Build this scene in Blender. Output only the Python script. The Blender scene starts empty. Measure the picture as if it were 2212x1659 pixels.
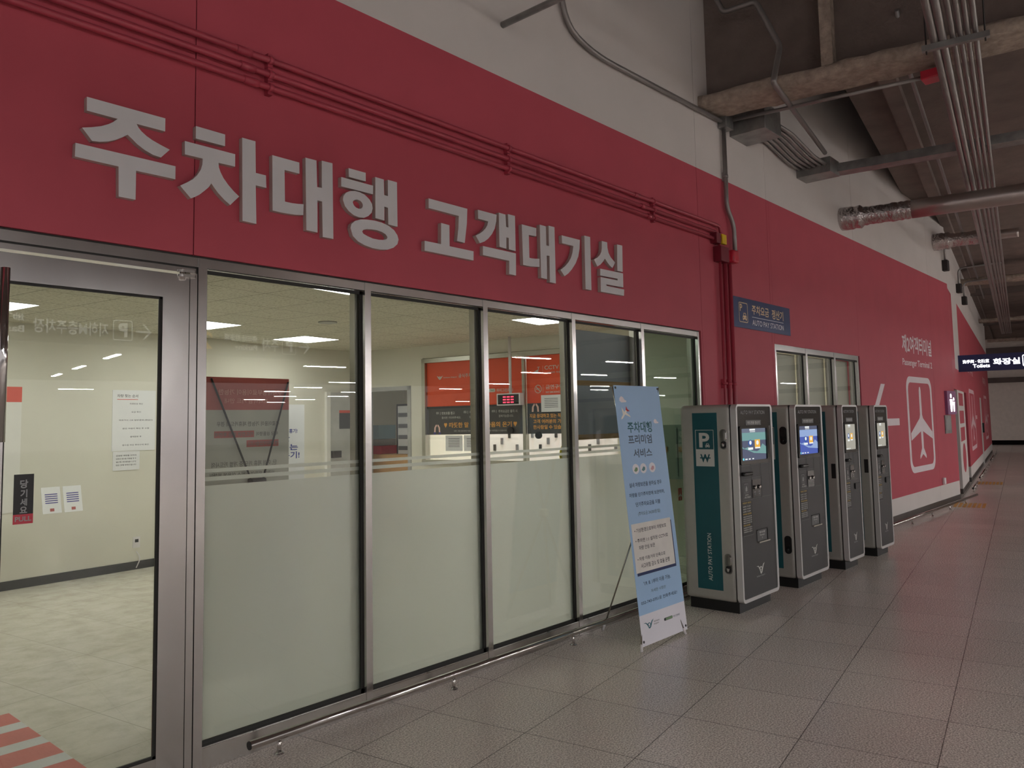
import bpy, bmesh, math, random
from math import sin, cos, pi, sqrt
from mathutils import Matrix, Vector

SC = bpy.context.scene
COL = SC.collection
random.seed(4)

# ------------------------------------------------------------------ camera, world, exposure
YAW, PITCH, ROLL, FPX, CY = 0.845768803, 0.0793182923, -0.0195681945, 1705.435, 775.749
CAM = Vector((0.0, -3.587, 1.57))
_f = Vector((cos(PITCH)*sin(YAW), cos(PITCH)*cos(YAW), sin(PITCH)))
_r = Vector((cos(YAW), -sin(YAW), 0)); _u = _r.cross(_f)
_r2 = _r*cos(ROLL) + _u*sin(ROLL); _u2 = -_r*sin(ROLL) + _u*cos(ROLL)
camd = bpy.data.cameras.new('camera'); cam = bpy.data.objects.new('camera', camd); COL.objects.link(cam)
camd.sensor_fit = 'HORIZONTAL'; camd.sensor_width = 36.0; camd.lens = FPX/2212*36.0
camd.shift_x = 0.0; camd.shift_y = (CY-829.5)/2212
camd.clip_start = 0.05; camd.clip_end = 300
cam.matrix_world = Matrix(((_r2.x, _u2.x, -_f.x, CAM.x), (_r2.y, _u2.y, -_f.y, CAM.y), (_r2.z, _u2.z, -_f.z, CAM.z), (0, 0, 0, 1)))
SC.camera = cam
world = bpy.data.worlds.new('hall_ambient'); SC.world = world; world.use_nodes = True
_bg = world.node_tree.nodes['Background']
_bg.inputs[0].default_value = (1.0, 0.94, 0.93, 1); _bg.inputs[1].default_value = 0.6
SC.view_settings.view_transform = 'Standard'; SC.view_settings.look = 'None'
SC.view_settings.gamma = 1.0; SC.view_settings.use_curve_mapping = False
SC.view_settings.exposure = 0.0
LAMP_POWER = 300.0      # linear LED lamps of the hall
PANEL_POWER = 14.0      # ceiling panels of the waiting room

# ------------------------------------------------------------------ helpers
def lin(c):
    c = c/255.0
    return c/12.92 if c <= 0.04045 else ((c+0.055)/1.055)**2.4
def RGB(r, g, b): return (lin(r), lin(g), lin(b), 1.0)

def nd(nt, t, **kw):
    n = nt.nodes.new(t)
    for k, v in kw.items(): setattr(n, k, v)
    return n
MATS = {}
def pm(name, col, rough=0.5, metal=0.0, spec=0.5, var=0.06, vscale=6.0, bump=0.0, bscale=40.0, emis=None, estr=0.0, stretch=None, coat=0.0, alpha=None):
    m = bpy.data.materials.new(name); m.use_nodes = True; nt = m.node_tree
    b = nt.nodes['Principled BSDF']
    b.inputs['Roughness'].default_value = rough; b.inputs['Metallic'].default_value = metal
    b.inputs['Specular IOR Level'].default_value = spec; b.inputs['Coat Weight'].default_value = coat
    tc = nd(nt, 'ShaderNodeTexCoord'); mp = nd(nt, 'ShaderNodeMapping')
    if stretch: mp.inputs['Scale'].default_value = stretch
    nt.links.new(tc.outputs['Object'], mp.inputs['Vector'])
    no = nd(nt, 'ShaderNodeTexNoise'); no.inputs['Scale'].default_value = vscale; no.inputs['Detail'].default_value = 4
    nt.links.new(mp.outputs[0], no.inputs['Vector'])
    hs = nd(nt, 'ShaderNodeMapRange'); hs.inputs[1].default_value = 0.3; hs.inputs[2].default_value = 0.7
    hs.inputs[3].default_value = 1.0-var; hs.inputs[4].default_value = 1.0+var
    nt.links.new(no.outputs[0], hs.inputs[0])
    mx = nd(nt, 'ShaderNodeVectorMath', operation='SCALE'); mx.inputs[0].default_value = col[:3]
    nt.links.new(hs.outputs[0], mx.inputs['Scale']); nt.links.new(mx.outputs[0], b.inputs['Base Color'])
    if bump:
        n2 = nd(nt, 'ShaderNodeTexNoise'); n2.inputs['Scale'].default_value = bscale; n2.inputs['Detail'].default_value = 5
        nt.links.new(mp.outputs[0], n2.inputs['Vector'])
        bp = nd(nt, 'ShaderNodeBump'); bp.inputs['Strength'].default_value = bump; bp.inputs['Distance'].default_value = 0.02
        nt.links.new(n2.outputs[0], bp.inputs['Height']); nt.links.new(bp.outputs[0], b.inputs['Normal'])
    if emis:
        b.inputs['Emission Color'].default_value = emis; b.inputs['Emission Strength'].default_value = estr
    MATS[name] = m
    return m

pm('red_paint', RGB(186, 78, 92), rough=0.55, spec=0.35, var=0.04, vscale=2.5)
pm('white_paint', RGB(214, 208, 204), rough=0.7, spec=0.3, var=0.03, vscale=2)
pm('pipe_red', RGB(172, 62, 78), rough=0.4, spec=0.5)
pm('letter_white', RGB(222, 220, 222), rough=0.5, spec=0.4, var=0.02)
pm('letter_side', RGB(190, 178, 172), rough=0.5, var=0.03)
pm('graphic_white', RGB(232, 222, 226), rough=0.6, var=0.02)
pm('gasket', RGB(34, 33, 30), rough=0.6)
pm('groove_dark', RGB(70, 20, 28), rough=0.9)
pm('steel', RGB(196, 192, 190), rough=0.2, metal=1.0, var=0.05, vscale=3, bump=0.12, bscale=2.2, stretch=(1.5, 1.5, 0.5))
pm('steel_flat', RGB(188, 184, 180), rough=0.26, metal=1.0, var=0.06, vscale=3, bump=0.1, bscale=3)
pm('chrome', RGB(215, 213, 212), rough=0.08, metal=1.0, var=0.02)
pm('steel_inner', RGB(178, 176, 164), rough=0.3, metal=0.8, var=0.04)
pm('rail_steel', RGB(205, 200, 196), rough=0.16, metal=1.0, var=0.03)
pm('skirting_dark', RGB(92, 88, 86), rough=0.35, metal=0.4)
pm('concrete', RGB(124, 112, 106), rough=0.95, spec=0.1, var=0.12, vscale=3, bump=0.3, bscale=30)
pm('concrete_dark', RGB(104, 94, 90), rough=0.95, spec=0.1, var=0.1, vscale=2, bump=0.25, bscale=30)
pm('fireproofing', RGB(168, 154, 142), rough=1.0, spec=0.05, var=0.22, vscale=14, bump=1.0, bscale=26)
pm('fireproof_shaded', RGB(118, 106, 100), rough=1.0, spec=0.05, var=0.1, vscale=5, bump=0.5, bscale=30)  # same fireproofing, with the shadow on the girder web put into the colour
pm('galvanised', RGB(152, 152, 150), rough=0.38, metal=0.75, var=0.2, vscale=9)
pm('conduit_grey', RGB(150, 146, 144), rough=0.42, metal=0.6, var=0.08)
pm('rod_dark', RGB(60, 56, 55), rough=0.6, metal=0.5)
pm('foil', RGB(205, 198, 196), rough=0.24, metal=0.95, var=0.06, bump=0.9, bscale=22)
pm('foil_smooth', RGB(186, 176, 172), rough=0.36, metal=0.85, var=0.05, bump=0.2, bscale=10)
pm('black', RGB(20, 19, 20), rough=0.45, var=0.05)
pm('black_gloss', RGB(30, 30, 31), rough=0.12, spec=0.6, var=0.02)
pm('black_satin', RGB(40, 39, 40), rough=0.42, spec=0.5, var=0.06, vscale=90)
pm('plinth_black', RGB(17, 17, 18), rough=0.5)
pm('kiosk_silver', RGB(176, 174, 168), rough=0.42, metal=0.35, var=0.03, vscale=20)
pm('kiosk_frame', RGB(206, 204, 203), rough=0.35, metal=0.3, var=0.02)
pm('teal', RGB(14, 84, 92), rough=0.5, var=0.04)
pm('decal_white', RGB(205, 205, 200), rough=0.5, var=0.02)
pm('decal_grey', RGB(150, 150, 150), rough=0.5, var=0.02)
pm('decal_yellow', RGB(205, 170, 70), rough=0.5, var=0.02)
pm('line_grey', RGB(96, 96, 96), rough=0.5)
pm('sign_blue', RGB(66, 80, 122), rough=0.25, metal=0.35, var=0.05, bump=0.05, bscale=3)
pm('sign_gold', RGB(226, 196, 150), rough=0.4, var=0.02)
pm('sign_silver', RGB(216, 214, 220), rough=0.35, var=0.02)
pm('navy', RGB(36, 42, 96), rough=0.4)
pm('purple_panel', RGB(150, 96, 140), rough=0.5)
pm('banner_blue', RGB(158, 192, 228), rough=0.5, var=0.03, vscale=3)
pm('banner_white', RGB(226, 224, 232), rough=0.5, var=0.02)
pm('cream', RGB(226, 222, 216), rough=0.6)
pm('navy_ink', RGB(26, 44, 92), rough=0.6)
pm('slate_ink', RGB(78, 92, 116), rough=0.6)
pm('black_ink', RGB(34, 36, 46), rough=0.6)
pm('teal_ink', RGB(48, 104, 118), rough=0.6)
pm('cloud_pink', RGB(236, 226, 232), rough=0.6)
pm('plane_red', RGB(196, 60, 70), rough=0.6)
pm('plane_cream', RGB(240, 234, 226), rough=0.6)
pm('car_green', RGB(116, 146, 110), rough=0.6)
pm('car_teal', RGB(92, 134, 142), rough=0.6)
pm('car_pink', RGB(206, 160, 170), rough=0.6)
pm('rod_metal', RGB(190, 186, 176), rough=0.25, metal=0.9)
pm('plastic_white', RGB(228, 224, 226), rough=0.4)
pm('room_wall', RGB(226, 223, 210), rough=0.8, spec=0.25, var=0.025, vscale=2)
pm('room_white', RGB(236, 234, 228), rough=0.5, var=0.02)
pm('base_dark', RGB(52, 54, 56), rough=0.5)
pm('paper', RGB(236, 236, 238), rough=0.7, var=0.01)
pm('paper_grey', RGB(196, 196, 196), rough=0.7)
pm('ink_grey', RGB(112, 112, 116), rough=0.7)
pm('coral', RGB(226, 92, 74), rough=0.6)
pm('orange', RGB(236, 88, 50), rough=0.45, var=0.02)
pm('charcoal', RGB(74, 74, 76), rough=0.5, var=0.02)
pm('gold_ink', RGB(240, 172, 84), rough=0.6)
pm('skin_ink', RGB(244, 202, 190), rough=0.6)
pm('violet_ink', RGB(72, 72, 150), rough=0.6)
pm('blue_ink', RGB(44, 62, 150), rough=0.6)
pm('red_ink', RGB(206, 52, 44), rough=0.6)
pm('mauve_red', RGB(176, 84, 78), rough=0.6)
pm('banner_back', RGB(186, 184, 176), rough=0.6)
pm('back_ink', RGB(112, 110, 106), rough=0.6)
pm('back_ink_red', RGB(214, 150, 140), rough=0.6)
pm('carton', RGB(196, 150, 96), rough=0.8, var=0.06)
pm('box_blue', RGB(120, 148, 158), rough=0.4)
pm('box_red', RGB(182, 36, 56), rough=0.4)
pm('box_grey', RGB(150, 148, 146), rough=0.5)
pm('door_grey', RGB(196, 196, 192), rough=0.5)
pm('frame_grey', RGB(172, 172, 170), rough=0.45)
pm('blind_blue', RGB(150, 158, 168), rough=0.6, var=0.02)
pm('batten', RGB(150, 120, 78), rough=0.6)
pm('locker_green', RGB(128, 142, 130), rough=0.5)
pm('locker_dark', RGB(70, 82, 74), rough=0.6)
pm('yellow', RGB(232, 214, 70), rough=0.5)
pm('tape_yellow', RGB(224, 190, 20), rough=0.5)
pm('tactile', RGB(206, 160, 86), rough=0.6)
pm('alarm_red', RGB(196, 40, 62), rough=0.3, spec=0.6)
pm('box_maroon', RGB(120, 30, 46), rough=0.4)
pm('mat_red', RGB(226, 128, 120), rough=0.6)
pm('mat_white', RGB(226, 226, 226), rough=0.6)
pm('pale_blue', RGB(160, 192, 210), rough=0.5)
pm('wall_far', RGB(222, 214, 204), rough=0.9, var=0.05)
pm('void_black', RGB(26, 24, 24), rough=1.0, spec=0.0)
pm('recess_shade', RGB(84, 84, 84), rough=0.6)  # shade inside the deep doorways put into this colour
pm('graphic_pale', RGB(226, 190, 196), rough=0.6)

def emit(name, col, strength):
    m = bpy.data.materials.new(name); m.use_nodes = True; nt = m.node_tree
    nt.nodes.remove(nt.nodes['Principled BSDF'])
    e = nd(nt, 'ShaderNodeEmission'); e.inputs[0].default_value = col; e.inputs[1].default_value = strength
    nt.links.new(e.outputs[0], nt.nodes['Material Output'].inputs[0]); MATS[name] = m
emit('lamp_glow', (1.0, 0.97, 0.95, 1), LAMP_POWER)
emit('panel_glow', (1.0, 0.985, 0.95, 1), PANEL_POWER)
emit('sign_glow', (1.0, 0.98, 0.96, 1), 3.0)
emit('sign_glow_soft', (1.0, 0.98, 0.96, 1), 1.6)
emit('sign_orange', (1.0, 0.55, 0.12, 1), 1.6)
emit('led_red', (1.0, 0.06, 0.12, 1), 2.2)
emit('screen_grey', RGB(112, 120, 136), 1.0)
emit('screen_slate', RGB(92, 96, 116), 1.0)
emit('screen_teal', RGB(120, 160, 158), 1.0)
emit('screen_blue', RGB(84, 100, 176), 1.0)
emit('screen_sky', RGB(150, 172, 214), 1.0)
emit('screen_pale', RGB(176, 172, 160), 0.9)
emit('screen_white', RGB(240, 244, 244), 1.0)
emit('screen_icon', RGB(60, 92, 160), 1.0)
emit('screen_gold', RGB(240, 184, 84), 1.0)
emit('screen_cyan', RGB(130, 226, 236), 1.0)

def glass(name, tint, refl=0.9):
    m = bpy.data.materials.new(name); m.use_nodes = True; nt = m.node_tree
    nt.nodes.remove(nt.nodes['Principled BSDF'])
    t = nd(nt, 'ShaderNodeBsdfTransparent'); t.inputs[0].default_value = tint
    g = nd(nt, 'ShaderNodeBsdfGlossy'); g.inputs['Roughness'].default_value = 0.0; g.inputs[0].default_value = (1, 1, 1, 1)
    fr = nd(nt, 'ShaderNodeFresnel'); ge = nd(nt, 'ShaderNodeNewGeometry'); io = nd(nt, 'ShaderNodeMapRange'); io.inputs[3].default_value = 1.5; io.inputs[4].default_value = 1/1.5
    nt.links.new(ge.outputs['Backfacing'], io.inputs[0]); nt.links.new(io.outputs[0], fr.inputs[0])
    ml = nd(nt, 'ShaderNodeMath', operation='MULTIPLY'); ml.inputs[1].default_value = refl; ml.use_clamp = True
    mx = nd(nt, 'ShaderNodeMixShader'); nt.links.new(fr.outputs[0], ml.inputs[0]); nt.links.new(ml.outputs[0], mx.inputs[0])
    nt.links.new(t.outputs[0], mx.inputs[1]); nt.links.new(g.outputs[0], mx.inputs[2])
    nt.links.new(mx.outputs[0], nt.nodes['Material Output'].inputs[0]); MATS[name] = m
glass('glass', (0.93, 0.95, 0.92, 1))
glass('glass_green', (0.62, 0.70, 0.64, 1))
glass('acrylic', (0.95, 0.95, 0.96, 1), 0.7)

def frosted():
    m = bpy.data.materials.new('frosted_film'); m.use_nodes = True; nt = m.node_tree
    nt.nodes.remove(nt.nodes['Principled BSDF'])
    t = nd(nt, 'ShaderNodeBsdfTranslucent'); t.inputs[0].default_value = (0.95, 0.96, 0.95, 1)
    r = nd(nt, 'ShaderNodeBsdfRefraction'); r.inputs[0].default_value = (0.96, 0.97, 0.96, 1); r.inputs['Roughness'].default_value = 0.55; r.inputs['IOR'].default_value = 1.02
    d = nd(nt, 'ShaderNodeBsdfDiffuse'); d.inputs[0].default_value = (0.82, 0.83, 0.82, 1)
    a = nd(nt, 'ShaderNodeMixShader'); a.inputs[0].default_value = 0.45
    nt.links.new(t.outputs[0], a.inputs[1]); nt.links.new(r.outputs[0], a.inputs[2])
    b = nd(nt, 'ShaderNodeMixShader'); b.inputs[0].default_value = 0.22
    nt.links.new(a.outputs[0], b.inputs[1]); nt.links.new(d.outputs[0], b.inputs[2])
    nt.links.new(b.outputs[0], nt.nodes['Material Output'].inputs[0]); MATS['frosted_film'] = m
frosted()

DL = 0.155392146                                   # the building grid is turned against the storefront
GV = Vector((cos(DL), sin(DL), 0)); HV = Vector((sin(DL), -cos(DL), 0)); ZV = Vector((0, 0, 1))
def UW(u, w, z=0.0): return GV*u + HV*w + ZV*z

def tiled(name, cols, size, off, joint, jw, rough, ang, speck=0.0, sscale=160.0, tilevar=0.04, spec=0.5, patch=0.0, bump=0.0):
    """square tiles with dark joints and granite specks; ang turns the grid, off shifts it"""
    m = bpy.data.materials.new(name); m.use_nodes = True; nt = m.node_tree; L = nt.links.new
    b = nt.nodes['Principled BSDF']; b.inputs['Specular IOR Level'].default_value = spec
    tc = nd(nt, 'ShaderNodeTexCoord'); sx = nd(nt, 'ShaderNodeSeparateXYZ')
    mp = nd(nt, 'ShaderNodeMapping'); mp.inputs['Rotation'].default_value = (0, 0, -ang)
    L(tc.outputs['Object'], mp.inputs[0]); L(mp.outputs[0], sx.inputs[0])
    edges, cells = [], []
    for k in (0, 1):
        a = nd(nt, 'ShaderNodeMath', operation='ADD'); a.inputs[1].default_value = off[k]; L(sx.outputs[k], a.inputs[0])
        d = nd(nt, 'ShaderNodeMath', operation='DIVIDE'); d.inputs[1].default_value = size; L(a.outputs[0], d.inputs[0])
        fr = nd(nt, 'ShaderNodeMath', operation='FRACT'); L(d.outputs[0], fr.inputs[0])
        fl = nd(nt, 'ShaderNodeMath', operation='FLOOR'); L(d.outputs[0], fl.inputs[0]); cells.append(fl)
        s = nd(nt, 'ShaderNodeMath', operation='SUBTRACT'); s.inputs[1].default_value = 0.5; L(fr.outputs[0], s.inputs[0])
        ab = nd(nt, 'ShaderNodeMath', operation='ABSOLUTE'); L(s.outputs[0], ab.inputs[0])
        g = nd(nt, 'ShaderNodeMath', operation='GREATER_THAN'); g.inputs[1].default_value = 0.5-jw/size/2; L(ab.outputs[0], g.inputs[0]); edges.append(g)
    jm = nd(nt, 'ShaderNodeMath', operation='MAXIMUM'); L(edges[0].outputs[0], jm.inputs[0]); L(edges[1].outputs[0], jm.inputs[1])
    cx = nd(nt, 'ShaderNodeCombineXYZ'); L(cells[0].outputs[0], cx.inputs[0]); L(cells[1].outputs[0], cx.inputs[1])
    wn = nd(nt, 'ShaderNodeTexWhiteNoise', noise_dimensions='2D'); L(cx.outputs[0], wn.inputs[0])
    ns = nd(nt, 'ShaderNodeTexNoise'); ns.inputs['Scale'].default_value = sscale; ns.inputs['Detail'].default_value = 3; ns.inputs['Roughness'].default_value = 0.7
    L(tc.outputs['Object'], ns.inputs['Vector'])
    cr = nd(nt, 'ShaderNodeValToRGB'); e = cr.color_ramp.elements
    e[0].position = 0.34; e[0].color = cols[0]; e[1].position = 0.62; e[1].color = cols[2]
    em = cr.color_ramp.elements.new(0.47); em.color = cols[1]
    L(ns.outputs[0], cr.inputs[0])
    mr = nd(nt, 'ShaderNodeMapRange'); mr.inputs[3].default_value = 1-tilevar; mr.inputs[4].default_value = 1+tilevar; L(wn.outputs[0], mr.inputs[0])
    src = mr.outputs[0]
    if patch:
        pn = nd(nt, 'ShaderNodeTexNoise'); pn.inputs['Scale'].default_value = 1.1; L(tc.outputs['Object'], pn.inputs['Vector'])
        pr = nd(nt, 'ShaderNodeMapRange'); pr.inputs[1].default_value = 0.3; pr.inputs[2].default_value = 0.7; pr.inputs[3].default_value = 1-patch; pr.inputs[4].default_value = 1+patch
        L(pn.outputs[0], pr.inputs[0]); pmul = nd(nt, 'ShaderNodeMath', operation='MULTIPLY'); L(src, pmul.inputs[0]); L(pr.outputs[0], pmul.inputs[1]); src = pmul.outputs[0]
    sc = nd(nt, 'ShaderNodeVectorMath', operation='SCALE'); L(cr.outputs[0], sc.inputs[0]); L(src, sc.inputs['Scale'])
    mix = nd(nt, 'ShaderNodeMix', data_type='RGBA'); L(jm.outputs[0], mix.inputs['Factor']); L(sc.outputs[0], mix.inputs['A']); mix.inputs['B'].default_value = joint
    L(mix.outputs['Result'], b.inputs['Base Color'])
    rn = nd(nt, 'ShaderNodeMapRange'); rn.inputs[3].default_value = rough-0.06; rn.inputs[4].default_value = rough+0.06; L(ns.outputs[0], rn.inputs[0]); L(rn.outputs[0], b.inputs['Roughness'])
    if bump:
        bp = nd(nt, 'ShaderNodeBump'); bp.inputs['Strength'].default_value = bump; bp.inputs['Distance'].default_value = 0.004
        iv = nd(nt, 'ShaderNodeMath', operation='SUBTRACT'); iv.inputs[0].default_value = 1.0; L(jm.outputs[0], iv.inputs[1]); L(iv.outputs[0], bp.inputs['Height']); L(bp.outputs[0], b.inputs['Normal'])
    MATS[name] = m
# u joints at .54+.6k, w joints at .14+.6k (mapped y = -w)
tiled('granite_floor', (RGB(138, 130, 123), RGB(204, 194, 186), RGB(236, 228, 220)), 0.6, (-0.54, 0.14), RGB(92, 84, 78), 0.005, 0.27, DL, sscale=110, tilevar=0.05, spec=0.5, patch=0.05)
tiled('room_floor', (RGB(206, 200, 184), RGB(216, 211, 196), RGB(224, 219, 206)), 0.6, (-0.2, 0.33), RGB(178, 172, 158), 0.004, 0.22, DL, sscale=5, tilevar=0.02)
tiled('room_ceiling', (RGB(176, 172, 154), RGB(216, 213, 196), RGB(222, 219, 204)), 0.6, (-0.24, 0.09), RGB(140, 136, 122), 0.008, 0.85, DL, sscale=38, tilevar=0.02, spec=0.2, bump=0.3)

class Fr:
    """a flat frame: o + x*u + y*v + d*n"""
    def __init__(s, o, u, v):
        s.o = Vector(o); s.u = Vector(u).normalized(); s.v = Vector(v).normalized(); s.n = s.u.cross(s.v).normalized()
    def p(s, x, y, d=0.0): return s.o + s.u*x + s.v*y + s.n*d
    def mat(s, x=0, y=0, d=0):
        q = s.p(x, y, d)
        return Matrix(((s.u.x, s.v.x, s.n.x, q.x), (s.u.y, s.v.y, s.n.y, q.y), (s.u.z, s.v.z, s.n.z, q.z), (0, 0, 0, 1)))
FW = Fr((0, 0, 0), (1, 0, 0), (0, 0, 1))            # storefront plane, n towards the viewer (-y)

_txt = {}
def text_mesh(s, bold):
    k = (s, bold)
    if k in _txt: return _txt[k]
    cu = bpy.data.curves.new('lettering', 'FONT'); cu.body = s; cu.offset = bold; cu.resolution_u = 3; cu.fill_mode = 'FRONT'
    ob = bpy.data.objects.new('lettering', cu)
    me = bpy.data.meshes.new_from_object(ob)
    bpy.data.objects.remove(ob); bpy.data.curves.remove(cu)
    _txt[k] = me
    return me
def loops_mesh(loops, thick):
    cu = bpy.data.curves.new('outline', 'CURVE'); cu.dimensions = '2D'; cu.fill_mode = 'BOTH' if thick > 0 else 'FRONT'; cu.extrude = thick/2
    for lp in loops:
        sp = cu.splines.new('POLY'); sp.points.add(len(lp)-1); sp.use_cyclic_u = True
        for i, q in enumerate(lp): sp.points[i].co = (q[0], q[1], 0, 1)
    ob = bpy.data.objects.new('outline', cu); me = bpy.data.meshes.new_from_object(ob)
    bpy.data.objects.remove(ob); bpy.data.curves.remove(cu)
    return me

class MB:
    def __init__(s): s.bm = bmesh.new(); s.ms = []
    def mi(s, m):
        if m not in s.ms: s.ms.append(m)
        return s.ms.index(m)
    def quadbox(s, c, m):
        v = [s.bm.verts.new(q) for q in c]; k = s.mi(m); fs = []
        for f in ((0, 3, 2, 1), (4, 5, 6, 7), (0, 1, 5, 4), (1, 2, 6, 5), (2, 3, 7, 6), (3, 0, 4, 7)):
            fc = s.bm.faces.new([v[i] for i in f]); fc.material_index = k; fs.append(fc)
        return v, fs
    def box(s, x0, y0, z0, x1, y1, z1, m):
        return s.quadbox([(x0, y0, z0), (x1, y0, z0), (x1, y1, z0), (x0, y1, z0), (x0, y0, z1), (x1, y0, z1), (x1, y1, z1), (x0, y1, z1)], m)
    def fbox(s, F, x0, y0, x1, y1, d0, d1, m):
        return s.quadbox([F.p(x0, y0, d0), F.p(x1, y0, d0), F.p(x1, y1, d0), F.p(x0, y1, d0), F.p(x0, y0, d1), F.p(x1, y0, d1), F.p(x1, y1, d1), F.p(x0, y1, d1)], m)
    def bevbox(s, x0, y0, z0, x1, y1, z1, m, r=0.01, seg=3):
        v, fs = s.box(x0, y0, z0, x1, y1, z1, m)
        es = list({e for f in fs for e in f.edges})
        res = bmesh.ops.bevel(s.bm, geom=es, offset=r, segments=seg, profile=0.5, affect='EDGES')
        for f in res['faces']: f.material_index = s.mi(m); f.smooth = True
    def rect(s, F, x0, y0, x1, y1, d, m, t=0.0006):
        s.fbox(F, x0, y0, x1, y1, d-t, d, m)
    def merge(s, me, M, m, flip=False):
        k = s.mi(m); n0 = len(s.bm.verts); f0 = len(s.bm.faces)
        s.bm.from_mesh(me); s.bm.verts.ensure_lookup_table(); s.bm.faces.ensure_lookup_table()
        for v in s.bm.verts[n0:]: v.co = M @ v.co
        for f in s.bm.faces[f0:]: f.material_index = k; f.smooth = False
    def text(s, F, t, x0, y0, x1, y1, d, m, bold=0.012, mirror=False):
        me = text_mesh(t, bold)
        xs = [v.co.x for v in me.vertices]; ys = [v.co.y for v in me.vertices]
        if not xs: return
        a0, a1, b0, b1 = min(xs), max(xs), min(ys), max(ys)
        sx = (x1-x0)/max(a1-a0, 1e-6); sy = (y1-y0)/max(b1-b0, 1e-6)
        M = F.mat(x0, y0, d) @ Matrix.Diagonal((sx, sy, 1, 1)) @ Matrix.Translation((-a0, -b0, 0))
        s.merge(me, M, m)
    def line(s, F, t, xc, y, h, d, m, bold=0.012, align='C', squeeze=1.0, maxw=None):
        """a line of writing with letter height h, its baseline at y"""
        me = text_mesh(t, bold)
        xs = [v.co.x for v in me.vertices]; ys = [v.co.y for v in me.vertices]
        a0, a1, b0, b1 = min(xs), max(xs), min(ys), max(ys)
        k = h/(b1-b0); w = (a1-a0)*k*squeeze
        if maxw: w = min(w, maxw)
        x0 = xc-w/2 if align == 'C' else (xc if align == 'L' else xc-w)
        s.text(F, t, x0, y, x0+w, y+h, d, m, bold)
    def poly(s, F, loops, d, m, thick=0.0, mside=None):
        me = loops_mesh(loops, thick); f0 = len(s.bm.faces)
        s.merge(me, F.mat(0, 0, d-thick/2), m)
        if mside and thick:
            s.bm.faces.ensure_lookup_table(); k = s.mi(mside)
            for f in s.bm.faces[f0:]:
                f.normal_update()
                if abs(f.normal.dot(F.n)) < 0.5: f.material_index = k
    def tube(s, pts, r, m, seg=10, caps=True):
        pts = [Vector(p) for p in pts]; k = s.mi(m); rings = []
        rr = r if isinstance(r, (list, tuple)) else [r]*len(pts)
        prev = None
        for i, p in enumerate(pts):
            t = (pts[min(i+1, len(pts)-1)]-pts[max(i-1, 0)]).normalized()
            if prev is None:
                a = Vector((0, 0, 1)) if abs(t.z) < 0.9 else Vector((1, 0, 0))
                n = t.cross(a).normalized()
            else:
                n = (prev - t*prev.dot(t)).normalized()
            prev = n; b = t.cross(n)
            rings.append([s.bm.verts.new(p + (n*cos(2*pi*j/seg) + b*sin(2*pi*j/seg))*rr[i]) for j in range(seg)])
        for i in range(len(pts)-1):
            for j in range(seg):
                f = s.bm.faces.new([rings[i][j], rings[i][(j+1) % seg], rings[i+1][(j+1) % seg], rings[i+1][j]]); f.material_index = k; f.smooth = True
        if caps:
            for rg in (rings[0][::-1], rings[-1]):
                f = s.bm.faces.new(rg); f.material_index = k
    def build(s, name, parent=None, kind=None):
        me = bpy.data.meshes.new(name); bmesh.ops.recalc_face_normals(s.bm, faces=s.bm.faces[:])
        s.bm.to_mesh(me); s.bm.free()
        for m in s.ms: me.materials.append(MATS[m])
        o = bpy.data.objects.new(name, me); COL.objects.link(o)
        if parent is not None: adopt(o, parent)
        if kind: o['kind'] = kind
        return o
def adopt(o, parent):                                # meshes are built in world coordinates
    o.parent = parent
    o.matrix_parent_inverse = Matrix.Identity(4) if parent.parent else Matrix.Translation(-Vector(parent.location))
def tag(o, label, cat, group=None):
    o['label'] = label; o['category'] = cat
    if group: o['group'] = group
    return o
def thing(name, label, cat, loc, group=None):
    o = bpy.data.objects.new(name, None); COL.objects.link(o); o.location = loc; o.empty_display_size = 0.1
    return tag(o, label, cat, group)
def shell(name, loc=(0, 0, 0)):
    o = bpy.data.objects.new(name, None); COL.objects.link(o); o.location = loc; o['kind'] = 'structure'; o.empty_display_size = 0.1
    return o
def dup(root, d, label=None, group=None):
    """a copy of a thing with its parts and sub-parts, moved by d"""
    r = root.copy(); COL.objects.link(r); r.location = Vector(root.location)+Vector(d)
    if label: r['label'] = label
    if group: r['group'] = group
    for ch in list(root.children):
        c = ch.copy(); COL.objects.link(c); c.parent = r
        for g in list(ch.children):
            q = g.copy(); COL.objects.link(q); q.parent = c
    return r
def rrect(x0, y0, x1, y1, r, n=6):
    o = []
    for cx, cy, a0 in ((x1-r, y0+r, -90), (x1-r, y1-r, 0), (x0+r, y1-r, 90), (x0+r, y0+r, 180)):
        for i in range(n+1):
            a = math.radians(a0+90*i/n); o.append((cx+r*cos(a), cy+r*sin(a)))
    return o
def ell(cx, cy, rx, ry, n=24): return [(cx+rx*cos(2*pi*i/n), cy+ry*sin(2*pi*i/n)) for i in range(n)]
def bend(pts, r=0.12, n=5):
    """round the corners of a polyline"""
    P = [Vector(p) for p in pts]; out = [P[0]]
    for i in range(1, len(P)-1):
        a, b, c = P[i-1], P[i], P[i+1]
        d1 = min(r, (a-b).length*0.45); d2 = min(r, (c-b).length*0.45)
        p, q = b+(a-b).normalized()*d1, b+(c-b).normalized()*d2
        for k in range(n+1):
            t = k/n; out.append(p*(1-t)**2 + b*2*t*(1-t) + q*t*t)
    return out+[P[-1]]
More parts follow.
